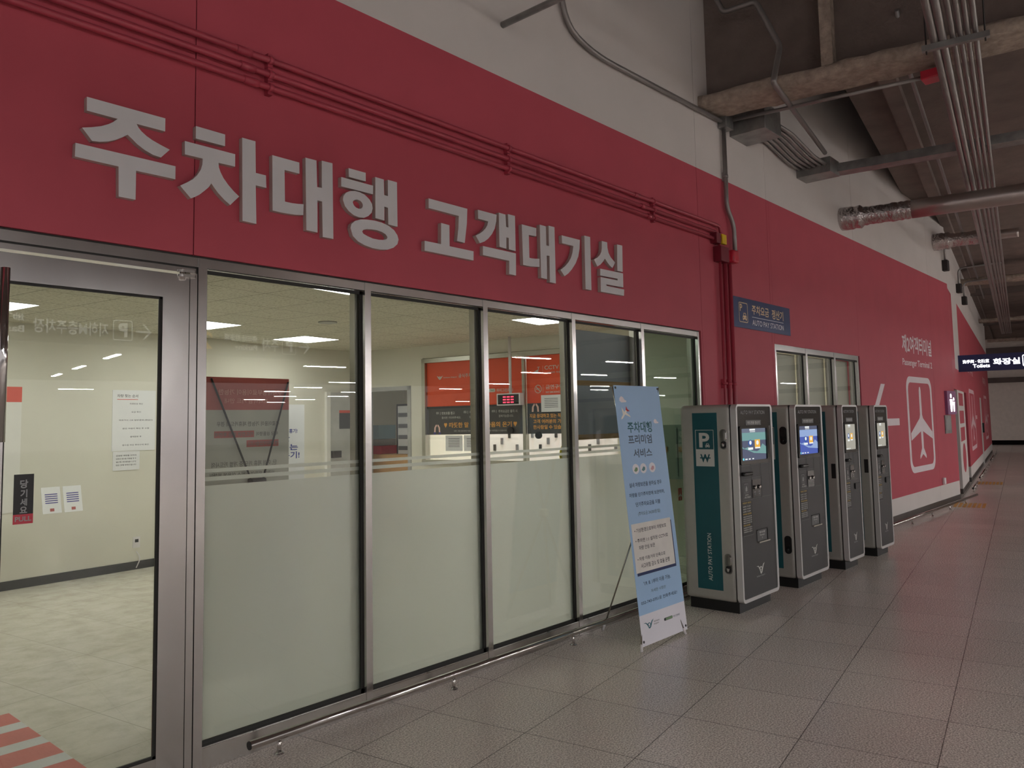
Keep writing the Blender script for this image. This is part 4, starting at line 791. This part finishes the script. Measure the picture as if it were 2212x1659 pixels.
m.poly(FB1, [[(0.049, 1.557), (0.062, 1.575), (0.128, 1.632), (0.14, 1.62), (0.07, 1.56)]], d, 'plane_cream', 0.0004); m.poly(FB1, [[(0.078, 1.59), (0.07, 1.643), (0.10, 1.61)]], d, 'plane_cream', 0.0004); m.poly(FB1, [[(0.105, 1.592), (0.175, 1.57), (0.165, 1.583), (0.122, 1.606)]], d, 'plane_cream', 0.0004); m.poly(FB1, [[(0.12, 1.625), (0.13, 1.652), (0.142, 1.63), (0.172, 1.615), (0.138, 1.613)]], d+0.0005, 'plane_red', 0.0004)
m.build('lettering', sh)
hub = (4.95, -0.40, 0.84)
for nm, a, b in (('leg', (4.655, -0.582, 0.0), hub), ('leg', (5.24, -0.588, 0.0), hub), ('leg', (4.958, -0.05, 0.0), hub), ('arm', hub, (4.70, -0.375, 1.81)), ('arm', hub, (5.30, -0.39, 1.81))):
    m = MB(); m.tube([a, b], 0.006, 'rod_metal', 8); q = m.build(nm, t)
    if nm == 'leg': m = MB(); e = Vector(a)+(Vector(b)-Vector(a)).normalized()*0.05; m.tube([a, e], 0.0095, 'plastic_white', 10); m.build('foot_cap', q)
m = MB(); m.bevbox(4.92, -0.43, 0.81, 4.98, -0.37, 0.87, 'plastic_white', 0.01); m.build('hub', t)
m = MB()
for x, z in ((0.02, 0.03), (0.58, 0.03), (0.02, 1.785), (0.58, 1.785)): m.tube([FB1.p(x, z, 0.0), FB1.p(x, z, 0.003)], 0.009, 'black', 12)
m.build('grommet', sh)

# ================================================================== OVERHEAD SERVICES
Z = 4.42; PW = [(3.158, 0.030, 'thick, nearest the wall'), (3.214, 0.030, 'thick, second from the wall'), (3.283, 0.021, 'thin, third from the wall'), (3.333, 0.019, 'thin, fourth from the wall'), (3.38, 0.019, 'thin, fifth from the wall'), (3.43, 0.019, 'thin, farthest from the wall')]
for w, r, nm in PW:
    m = MB(); m.tube([UW(-8, w, Z), UW(33, w, Z)], r, 'conduit_grey', 10); tag(m.build('conduit'), 'grey overhead conduit of the ceiling bundle, %s' % nm, 'conduit', 'overhead conduit bundle')
hg = thing('conduit_hanger', 'steel hanger bar under the conduit bundle, in front of the rough girder', 'hanger', UW(6.13, 3.3, Z-0.06), 'hanger bars of the conduit bundle')
F = Fr(UW(6.13, 3.07, Z-0.03), HV, ZV); m = MB(); m.fbox(F, 0, -0.045, 0.45, 0.0, -0.022, 0.022, 'galvanised'); m.build('hanger_bar', hg)
for w in (0.03, 0.42): m = MB(); m.tube([F.p(w, -0.07, 0), F.p(w, 0.76, 0)], 0.006, 'rod_dark', 6); m.build('hanger_rod', hg)
ordn = ['second', 'third', 'fourth', 'fifth', 'sixth', 'seventh', 'eighth', 'ninth', 'tenth', 'eleventh', 'twelfth']
for i, u in enumerate((8.2, 10.12, 12.1, 13.85, 15.8, 17.5, 19.57, 21.57, 23.5, 25.5, 27.5)): dup(hg, GV*(u-6.13), 'steel hanger bar under the conduit bundle, %s from the rough girder' % ordn[i])
def pipe(label, pts, r, mt='conduit_grey', cat='conduit', rb=0.12):
    m = MB(); m.tube(bend(pts, rb), r, mt, 10); return tag(m.build(cat.replace(' ', '_')), label, cat)
pipe('slanted grey drain pipe with elbows, hanging before the girder', [(6.83, -0.2, 5.75), (6.851, -0.313, 5.45), (6.899, -0.619, 5.463), (6.93, -0.819, 4.969), (6.70, -0.833, 4.548), (9.46, -0.293, 4.719)], 0.026, cat='pipe', rb=0.05)
pipe('long thin grey conduit running beside the ceiling bundle', [UW(6.9, 2.84, 5.1), UW(7.5, 2.86, 4.76), UW(25, 2.88, 4.75)], 0.02)
pipe('grey curved conduit along the top of the white wall', [(4.62, -0.05, 5.2), (4.66, -0.05, 4.62), (5.05, -0.05, 4.5), (7.28, -0.05, 4.56)], 0.022, rb=0.3)
pipe('dark pipe entering a hole in the white wall', [(4.0, 0.0, 4.36), (4.0, -1.6, 4.36)], 0.024, 'galvanised', 'pipe')
m = MB(); m.bevbox(7.24, -0.11, 4.49, 7.40, -0.015, 4.66, 'galvanised', 0.004); tag(m.build('junction_box'), 'small grey junction box under the girder end', 'box')
q = UW(7.1, 3.08, 4.52); m = MB(); m.tube([(7.4, -0.06, 4.6), q], 0.018, 'conduit_grey'); tag(m.build('conduit'), 'thin conduit from the junction box to the red and grey detector', 'conduit')
m = MB(); m.bevbox(q.x-0.08, q.y-0.09, 4.48, q.x+0.08, q.y+0.09, 4.56, 'alarm_red', 0.01); tag(m.build('detector_box'), 'small red box under the conduit bundle', 'box')
m = MB(); m.bevbox(7.5, -0.4, 4.47, 7.9, -0.015, 4.74, 'galvanised', 0.004); tag(m.build('pull_box'), 'large galvanised pull box on the white wall', 'box')
m = MB(); m.bevbox(9.25, -0.42, 4.42, 9.55, -0.015, 4.60, 'galvanised', 0.004); tag(m.build('pull_box'), 'galvanised pull box at the end of the bent conduits', 'box')
for i in range(6):
    y = -0.06-0.06*i; pipe('grey bent conduit between the pull boxes, %s from the wall' % ['first', 'second', 'third', 'fourth', 'fifth', 'sixth'][i], [(7.9, y, 4.62), (8.3, y, 4.62), (8.9, y, 4.52), (9.25, y, 4.52)], 0.021)
o = Vector((9.55, -0.3, 4.51)); F = Fr(o, HV, ZV); m = MB(); m.fbox(F, 0, -0.05, 4.0, 0.05, -0.1, 0.1, 'galvanised'); tag(m.build('cable_duct'), 'flat grey cable duct leaving the second pull box', 'duct')
for nm, x, z, L in (('long foil wrapped duct crossing to the right', 10.75, 4.19, 6.0), ('short foil wrapped duct, farther along the white wall', 15.5, 4.63, 1.3)):
    o = Vector((x, 0, z)); t = thing('insulated_duct', nm, 'duct', o); m = MB(); n = 26; rnd = random.Random(5)
    m.tube([o+HV*(0.9*i/n)-HV*0.02 for i in range(n+1)], [(0.15 if i < 9 else 0.12)+rnd.uniform(-0.007, 0.007) for i in range(n+1)], 'foil', 20); m.build('crimped_end', t)
    m = MB(); m.tube([o+HV*(0.86+(L-0.86)*i/12) for i in range(13)], 0.118 if L > 2 else 0.08, 'foil_smooth', 20); m.build('duct_body', t)
for p, nm in ((Vector((16.05, 0, 4.3)), 'before the corner'), (FS.p(3.0, 4.3), 'past the corner'), (FS.p(4.92, 4.26), 'farthest down the side wall')):
    t = thing('wall_device', 'small box on a bent conduit high on the wall, %s' % nm, 'wall box', p); n = HV*0.06; m = MB(); m.tube(bend([p+n+ZV*0.05, p+n+ZV*0.42, p+HV*0.9+ZV*0.45], 0.12), 0.02, 'conduit_grey'); m.build('conduit_arm', t)
    m = MB(); v = p+n; m.bevbox(v.x-0.07, v.y-0.05, v.z-0.12, v.x+0.07, v.y+0.05, v.z+0.08, 'rod_dark', 0.01); m.build('device_box', t)

# toilet signs and small wall plates
o = FS.p(2.1, 2.42, 0.0); F = Fr(o, HV, ZV); t = thing('toilet_sign', 'long blue lit sign projecting from the side wall, restroom pictogram', 'sign', o); m = MB(); m.fbox(F, 0, 0, 1.44, 0.34, -0.1, 0, 'navy'); m.build('sign_panel', t); m = MB()
m.text(F, '화장실', 0.62, 0.11, 1.08, 0.24, 0.004, 'sign_glow', 0.03); m.text(F, '洗手间 · 化粧室', 0.08, 0.165, 0.55, 0.24, 0.004, 'sign_glow', 0.02); m.text(F, 'Toilets', 0.26, 0.07, 0.56, 0.145, 0.004, 'sign_glow', 0.02)
m.poly(F, [rrect(1.12, 0.06, 1.38, 0.29, 0.03), rrect(1.135, 0.075, 1.365, 0.275, 0.02)[::-1]], 0.004, 'sign_glow', 0.001)
for x in (1.19, 1.31): m.poly(F, [ell(x, 0.24, 0.018, 0.018)], 0.004, 'sign_glow', 0.001); m.poly(F, [[(x-0.03, 0.21), (x+0.03, 0.21), (x+0.015, 0.09), (x-0.015, 0.09)]], 0.004, 'sign_glow', 0.001)
m.build('lettering', t)
t = thing('restroom_sign', 'purple lit restroom pictogram plate before the corner doorway', 'sign', (15.9, -0.02, 1.55)); m = MB(); m.fbox(FW, 15.58, 1.55, 16.2, 1.97, 0.015, 0.06, 'purple_panel'); m.build('sign_panel', t); m = MB()
for x, s in ((15.83, 1.0), (16.02, 0.8)): m.poly(FW, [ell(x, 1.6+0.28*s, 0.05*s, 0.04*s)], 0.063, 'sign_glow', 0.001); m.poly(FW, [[(x-0.09*s, 1.6+0.22*s), (x+0.09*s, 1.6+0.22*s), (x+0.05*s, 1.6), (x-0.05*s, 1.6)]], 0.063, 'sign_glow', 0.001)
m.build('pictogram', t)
m = MB(); m.fbox(FW, 15.47, 1.215, 15.9, 1.537, 0.015, 0.03, 'galvanised'); m.fbox(FW, 15.55, 1.27, 15.82, 1.47, 0.03, 0.032, 'decal_grey'); tag(m.build('floor_plan_plate'), 'small grey metal plate on the red wall below the restroom sign', 'plate')
m = MB(); m.bevbox(15.08, -0.055, 0.36, 15.19, -0.015, 0.47, 'plastic_white', 0.01); tag(m.build('wall_sensor'), 'small white box low on the red wall by the corner', 'sensor')

# ================================================================== INSIDE THE WAITING ROOM
t = thing('side_table', 'white narrow table along the back wall behind the door', 'table', (2.5, 5.2, 0)); FT = Fr((3.36, 5.06, 0), (-0.996, -0.0896, 0), (-0.0896, 0.996, 0)); m = MB(); m.fbox(FT, 0, 0, 1.8, 0.42, 0.715, 0.74, 'room_white'); m.build('tabletop', t)
m = MB(); m.fbox(FT, 0.05, 0.03, 1.75, 0.40, 0.62, 0.715, 'room_white'); m.build('apron', t)
for x in (0.04, 1.69):
    for y in (0.03, 0.33): m = MB(); m.quadbox([FT.p(x+0.012, y+0.01, 0), FT.p(x+0.06, y+0.01, 0), FT.p(x+0.06, y+0.055, 0), FT.p(x+0.012, y+0.055, 0), FT.p(x, y, 0.715), FT.p(x+0.08, y, 0.715), FT.p(x+0.08, y+0.06, 0.715), FT.p(x, y+0.06, 0.715)], 'room_white'); m.build('leg', t)
for x, nm in ((2.93, 'left'), (3.13, 'right')):
    t = thing('card_stand', 'clear stand with a printed white card, %s one on the side table' % nm, 'card stand', (x, 5.25, 0.74)); F = Fr((x-0.09, 5.22, 0.742), (1, 0.09, 0), (0, 0.3, 1)); m = MB(); m.fbox(F, 0, 0, 0.18, 0.27, -0.004, 0, 'paper'); m.build('card', t); m = MB()
    for i in range(5): m.rect(F, 0.03, 0.19-0.022*i, 0.15, 0.20-0.022*i, 0.001, 'violet_ink')
    m.rect(F, 0.07, 0.02, 0.11, 0.05, 0.001, 'mauve_red'); m.build('lettering', t)
def sheet(name, label, cat, F, x0, z0, x1, z1, mt, draw=None, th=0.006):
    t = thing(name, label, cat, F.p((x0+x1)/2, z0, 0)); m = MB(); m.fbox(F, x0, z0, x1, z1, 0.001, th, mt); m.build('paper_sheet', t)
    if draw: m = MB(); draw(m, th+0.001); m.build('lettering', t)
def dr1(m, d):
    m.text(FB, '차량 찾는 순서', 0.98, 1.93, 1.22, 1.965, d, 'ink_grey', 0.015); m.rect(FB, 0.98, 1.905, 1.22, 1.911, d, 'coral')
    for i, s in enumerate(('차량번호 확인', '요금 확인', '제휴카드 OR 일반결제 (현금X)', '본인 차량키 확인 후 수령', '결제완료 후', '영수증 하단 주차구역 확인')): w = 0.011*len(s); m.text(FB, s, 1.2-w, 1.85-0.093*i, 1.2+w, 1.868-0.093*i, d, 'ink_grey', 0.01)
sheet('poster', 'white step by step notice with thin red border on the back wall', 'poster', FB, 0.93, 1.33, 1.43, 2.012, 'paper', dr1)
def dr2(m, d):
    for i, s in enumerate(('감염병 예방을 위하여', '당분간 영수증 이용을 할 수', '없게 되었습니다', '많은 양해 부탁드립니다')): m.text(FB, s, 0.98, 1.27-0.035*i, 1.21, 1.287-0.035*i, d, 'ink_grey', 0.012)
sheet('notice', 'small white note under the red bordered notice', 'notice', FB, 0.945, 1.115, 1.25, 1.325, 'paper', dr2)
def dr3(m, d): m.rect(FB, -0.45, 1.868, 0.005, 2.023, d, 'coral')
sheet('poster', 'tall white poster with coral top, left edge of the back wall', 'poster', FB, -0.45, 0.76, 0.005, 2.02, 'room_white', dr3)
t = thing('wall_outlet', 'white wall outlet with a hanging cord on the back wall', 'outlet', FB.p(1.23, 0.24)); m = MB(); m.fbox(FB, 1.19, 0.24, 1.27, 0.36, 0, 0.012, 'plastic_white'); m.fbox(FB, 1.21, 0.30, 1.25, 0.335, 0.012, 0.014, 'base_dark'); m.build('cover_plate', t); m = MB(); m.tube(bend([FB.p(1.23, 0.2, 0.01), FB.p(1.27, 0.12, 0.03), FB.p(1.22, 0.02, 0.03)], 0.05), 0.006, 'plastic_white'); m.build('cord', t)
m = MB()
for i in range(8): y = 1.56-0.315*i; m.box(0.3, max(y-0.2, 0.12), 0, 1.515, y, 0.004, 'mat_red') if y > 0.2 else None; m.box(0.3, y-0.315, 0, 1.515, y-0.2, 0.004, 'mat_white') if y-0.315 > 0.1 else None
tag(m.build('striped_mat'), 'red and white striped floor sheet inside the door', 'mat')
for u, w, nm in ((2.71, -3.95, 'leftmost, seen through the door'), (4.74, -3.8, 'middle, seen past the door post'), (6.5, -4.1, 'right, seen in the first window'), (0.3, -3.0, 'added unseen over the left end'), (4.0, -0.9, 'added just behind the glass front'), (6.9, -0.75, 'added behind the blinds')):  # the last three panels are added to brighten the room
    F = Fr(UW(u, w, 2.68), GV, HV); t = thing('ceiling_light', 'square LED ceiling panel, %s' % nm, 'light', UW(u, w, 2.68), 'LED panels of the waiting room'); m = MB(); m.fbox(F, -0.29, -0.29, 0.29, 0.29, 0.001, 0.007, 'panel_glow'); m.build('diffuser', t); m = MB(); m.poly(F, [rrect(-0.3, -0.3, 0.3, 0.3, 0.004, 1), rrect(-0.29, -0.29, 0.29, 0.29, 0.004, 1)[::-1]], 0.009, 'room_white', 0.008); m.build('frame', t)
F = Fr(FR.p(0.3, 2.655, -1.3), HV, GV); m = MB(); m.fbox(F, -1.5, -0.3, 1.8, 0.3, 0, 0.01, 'panel_glow'); tag(m.build('ceiling_light'), 'LED ceiling light in the office behind the service window', 'light')
m = MB(); m.tube([(5.0, 3.48, 2.668), (5.0, 3.48, 2.68)], 0.1, 'frame_grey', 20); tag(m.build('ceiling_speaker'), 'round ceiling speaker in the waiting room', 'speaker')
# standing banner seen from behind
t = thing('standing_banner', 'red and white banner seen from behind the first window', 'banner', (2.56, 0.85, 0)); FK = Fr((2.27, 0.85, 0), (1, 0, 0), (0, 0, 1)); m = MB(); m.fbox(FK, 0, 0.1, 0.57, 1.675, 0, 0.002, 'banner_back'); m.fbox(FK, 0, 1.675, 0.57, 1.872, 0, 0.002, 'mauve_red'); s_ = m.build('banner_sheet', t)
FM = Fr((2.84, 0.846, 0), (-1, 0, 0), (0, 0, 1)); m = MB()
for tx, x0, z0, x1, z1, mt in (('주차대행무료이용이 가능한', 0.05, 1.765, 0.48, 1.80, 'back_ink_red'), ('프리미엄 카드 안내', 0.15, 1.715, 0.44, 1.745, 'back_ink_red'), ('무료이용이 가능한 제휴카드의 경우', 0.07, 1.575, 0.49, 1.605, 'back_ink'), ('해당 상품명이', 0.08, 1.515, 0.23, 1.54, 'back_ink'), ('카드전면 혹은 후면에', 0.25, 1.515, 0.5, 1.54, 'back_ink'), ('명시되어있습니다.', 0.08, 1.455, 0.29, 1.482, 'back_ink'), ('단, 아래 제휴 카드 중 개별 카드사의', 0.09, 1.33, 0.52, 1.365, 'back_ink'), ('사정에 의하여 서비스 이용에 제한이', 0.1, 1.27, 0.53, 1.30, 'back_ink')): m.text(FM, tx, x0, z0, x1, z1, 0, mt, 0.01)
for a, b, c, e in ((0.245, 1.508, 0.505, 1.548), (0.075, 1.448, 0.295, 1.49)): m.rect(FM, a, b, c, e, 0.0015, 'mauve_red')
m.build('lettering', s_)
for a, b in (((2.31, 0.84, 1.862), (2.55, 0.80, 1.25)), ((2.83, 0.84, 1.851), (2.63, 0.80, 1.25)), ((2.55, 0.80, 1.25), (2.33, 0.84, 0)), ((2.63, 0.80, 1.25), (2.80, 0.84, 0)), ((2.59, 0.80, 1.25), (2.59, 0.42, 0))): m = MB(); m.tube([a, b], 0.006, 'black', 8); m.build('rod', t)
m = MB(); m.bevbox(2.54, 0.77, 1.22, 2.64, 0.83, 1.26, 'black', 0.01); m.build('hub', t)
t = thing('standing_banner', 'white banner with blue brush writing behind the red one', 'banner', (3.35, 1.9, 0)); FX = Fr((0, 1.9, 0), (1, 0, 0), (0, 0, 1)); m = MB(); m.fbox(FX, 3.07, 0.0, 3.655, 1.742, 0, 0.003, 'paper'); s_ = m.build('banner_sheet', t); m = MB()
for tx, x0, z0, x1, z1, mt in (('의 흥기!', 3.47, 1.515, 3.59, 1.55, 'blue_ink'), ('따뜻한', 3.34, 1.45, 3.52, 1.50, 'blue_ink'), ('마디는', 3.36, 1.38, 3.595, 1.43, 'blue_ink'), ('온기!', 3.455, 1.315, 3.61, 1.37, 'blue_ink')): m.text(FX, tx, x0, z0, x1, z1, 0.004, mt, 0.02)
m.poly(FX, [ell(3.475, 1.36, 0.022, 0.018)], 0.006, 'red_ink', 0.001); m.build('lettering', s_)
t = thing('locked_door', 'grey door with a black lock at the back of the room', 'door', FB.p(4.35, 0, -0.2)); m = MB(); m.fbox(FB, 4.18, 0, 4.75, 2.05, -0.199, -0.17, 'door_grey'); m.build('door_leaf', t); m = MB(); m.fbox(FB, 4.11, 0, 4.18, 2.06, -0.199, -0.15, 'room_white'); m.build('door_frame', t); m = MB(); m.fbox(FB, 4.20, 1.1, 4.35, 1.2, -0.17, -0.11, 'black_gloss'); m.build('lock', t); m = MB(); m.fbox(FB, 4.36, 1.517, 4.61, 1.75, -0.17, -0.165, 'charcoal'); m.fbox(FB, 4.36, 1.75, 4.61, 1.79, -0.17, -0.165, 'coral'); m.build('door_notice', t)
for s, z0, z1, mt, nm, w in ((-2.1, 0.0, 1.11, 'carton', 'brown carton stack at the store doorway', 0.9), (-2.2, 1.115, 1.24, 'box_red', 'red storage box on the cartons', 0.45), (-2.2, 1.245, 1.34, 'box_grey', 'grey basket on the red box', 0.4), (-2.2, 1.345, 1.56, 'box_blue', 'blue storage boxes on top of the stack', 0.4)): m = MB(); m.fbox(FR, s-0.3, z0, s-0.3+w, z1, -0.75, -0.35, mt); tag(m.build('storage_box'), nm, 'box')
t = thing('key_board', 'tall black framed key board leaning in the store', 'board', FR.p(-1.75, 0.9, -0.6)); m = MB(); m.fbox(FR, -1.95, 0.9, -1.45, 1.88, -0.62, -0.6, 'black'); m.fbox(FR, -1.92, 0.93, -1.48, 1.85, -0.6, -0.597, 'paper'); m.build('board_panel', t)
for i in range(5): m = MB(); m.fbox(FR, -1.9, 1.0+0.17*i, -1.5, 1.06+0.17*i, -0.597, -0.58, 'ink_grey'); m.build('key_row', t)
for x0, x1, z0, z1, nm in ((-0.528, -0.235, 1.183, 1.40, 'white printed sheet under the black film, left'), (-0.212, 0.1, 1.183, 1.40, 'white printed sheet under the black film, right'), (1.035, 1.335, 1.69, 1.907, 'grey taped sheet on the no smoking film')):
    def drp(m, d, x0=x0, x1=x1, z1=z1):
        for i in range(6): m.rect(FR, x0+0.05, z1-0.05-0.022*i, x1-0.05, z1-0.043-0.022*i, d, 'ink_grey')
    sheet('notice', nm, 'notice', FR, x0, z0, x1, z1, 'paper', drp)
for s, z in ((0.56, 1.46), (0.99, 1.39)): m = MB(); m.tube([FR.p(s, z, -0.005), FR.p(s, z, 0.03)], 0.045, 'black', 18); tag(m.build('intercom'), 'round black intercom on the service window, %s' % ('left' if s < 0.8 else 'right'), 'intercom')
t = thing('led_display', 'hanging red LED number display before the service window', 'display', FR.p(0.69, 1.78, 0.2)); m = MB(); m.fbox(FR, 0.50, 1.785, 0.86, 1.94, 0.15, 0.24, 'plastic_white'); m.build('case', t); m = MB(); m.fbox(FR, 0.52, 1.80, 0.84, 1.925, 0.24, 0.243, 'black'); sc = m.build('screen', t); m = MB()
for i in range(3):
    for j in range(3): m.rect(FR, 0.60+0.06*i, 1.815+0.035*j, 0.645+0.06*i, 1.832+0.035*j, 0.245, 'led_red')
m.build('digit_row', sc); m = MB(); m.tube([FR.p(0.69, 1.94, 0.2), FR.p(0.69, 2.68, 0.2)], 0.02, 'plastic_white'); m.build('pole', t)
FO = Fr(FR.p(0, 0, -1.6), HV, ZV); t = thing('key_rack', 'white office board with rows of hanging keys', 'board', FO.p(0.8, 1.0)); m = MB(); m.fbox(FO, -1.0, 0.9, 2.4, 1.7, -0.03, 0, 'paper'); m.build('board_panel', t)
for i in range(22): m = MB(); x = -0.8+0.14*i; m.fbox(FO, x, 1.12+0.1*(i % 3), x+0.04, 1.22+0.1*(i % 3), 0, 0.02, 'ink_grey' if i % 2 else 'black'); m.build('key', t)
for z0, z1, nm in ((1.865, 2.285, 'upper grey blue blind behind the fourth window'), (1.44, 1.86, 'lower grey blue blind behind the fourth window')):
    t = thing('window_blind', nm, 'blind', (5.3, 0.15, z0)); m = MB(); m.box(4.80, 0.13, z0, 5.76, 0.134, z1, 'blind_blue'); m.build('blind_sheet', t); m = MB(); m.box(4.80, 0.122, z0-0.02, 5.76, 0.14, z0+0.02, 'batten'); m.build('bottom_batten', t)
m = MB(); m.tube([(4.98, 0.25, 1.3), (4.98, 0.255, 1.3)], 0.11, 'yellow', 28); tag(m.build('smiley_disc'), 'yellow smiley disc behind the fourth window', 'disc')
for i in range(3):
    t = thing('locker', 'grey green locker seen through the last window, %s' % ['left', 'middle', 'right'][i], 'locker', FR.p(2.4+0.4*i, 0.9, 0.4), 'lockers on the room wall'); m = MB(); m.fbox(FR, 2.4+0.4*i, 0.9, 2.795+0.4*i, 1.5, 0.0, 0.4, 'locker_green'); m.build('body', t)
    for j in range(2): m = MB(); m.fbox(FR, 2.43+0.4*i+0.18*j, 0.93, 2.44+0.4*i+0.18*j, 1.47, 0.4, 0.405, 'locker_dark'); m.fbox(FR, 2.45+0.4*i+0.18*j, 1.2, 2.5+0.4*i+0.18*j, 1.26, 0.4, 0.41, 'batten'); m.build('door', t)

# ================================================================== THE HALL BEHIND THE VIEWER (seen in the glass and steel)
def lamp(x, y, perp, z=3.15, L=1.2):
    F = Fr((x, y, z), HV if perp else GV, GV*-1 if not False and perp else HV); t = thing('hall_lamp', 'linear LED lamp of the parking hall, mirrored in the glass or added for light', 'light', (x, y, z), 'linear LED lamps of the parking hall'); s = 1 if F.n.z > 0 else -1
    m = MB(); m.fbox(F, -L/2, -0.05, L/2, 0.05, 0.0, 0.05*s, 'plastic_white'); m.build('housing', t); m = MB(); m.fbox(F, -L/2+0.01, -0.045, L/2-0.01, 0.045, -0.012*s, 0, 'lamp_glow'); m.build('diffuser', t)
for x, y, p in LAMPS: lamp(x, y, p)
for x, y in ((-3, -7), (1, -7), (-1, -11), (3.5, -12), (8, -9.5), (22, -7.5), (26, -8)): lamp(x, y, 0)  # extra hall lamps, added out of view to light the walls
def way(o, w, label, items):
    F = Fr(o, (-1, 0, 0), (0, 0, 1)); t = thing('hanging_sign', label, 'sign', o); m = MB(); m.fbox(F, 0, 0, w, 0.45, -0.1, 0, 'navy'); m.build('sign_panel', t); m = MB()
    for tx, x0, z0, x1, z1, mt in items: m.text(F, tx, x0, z0, x1, z1, 0.003, mt, 0.02)
    x0 = 0.30; m.poly(F, [rrect(x0, 0.08, x0+0.27, 0.37, 0.03), rrect(x0+0.012, 0.092, x0+0.258, 0.358, 0.02)[::-1]], 0.003, 'sign_glow_soft', 0.001); m.text(F, 'P', x0+0.07, 0.13, x0+0.2, 0.33, 0.003, 'sign_glow_soft', 0.04)
    m.poly(F, [[(0.03, 0.22), (0.13, 0.33), (0.16, 0.33), (0.075, 0.235), (0.25, 0.235), (0.25, 0.205), (0.075, 0.205), (0.16, 0.11), (0.13, 0.11)]], 0.003, 'sign_glow_soft', 0.001); m.build('lettering', t)
way((5.12, -7.9, 2.75), 2.6, 'hanging wayfinding sign for the basement parking, mirrored in the door', [('지하M층주차장', 0.63, 0.12, 1.58, 0.31, 'sign_glow_soft'), ('地下M层', 1.68, 0.24, 2.2, 0.36, 'sign_glow_soft'), ('Basement', 1.68, 0.11, 2.3, 0.2, 'sign_glow_soft')])
way((7.85, -7.9, 2.69), 2.2, 'hanging wayfinding sign for parking, mirrored in the first window', [('주차', 0.63, 0.12, 0.95, 0.33, 'sign_glow_soft'), ('停车场 駐車場', 1.03, 0.24, 1.6, 0.36, 'sign_glow_soft'), ('Parking', 1.03, 0.09, 1.42, 0.2, 'sign_glow_soft'), ('2', 1.8, 0.1, 2.0, 0.36, 'sign_orange')])
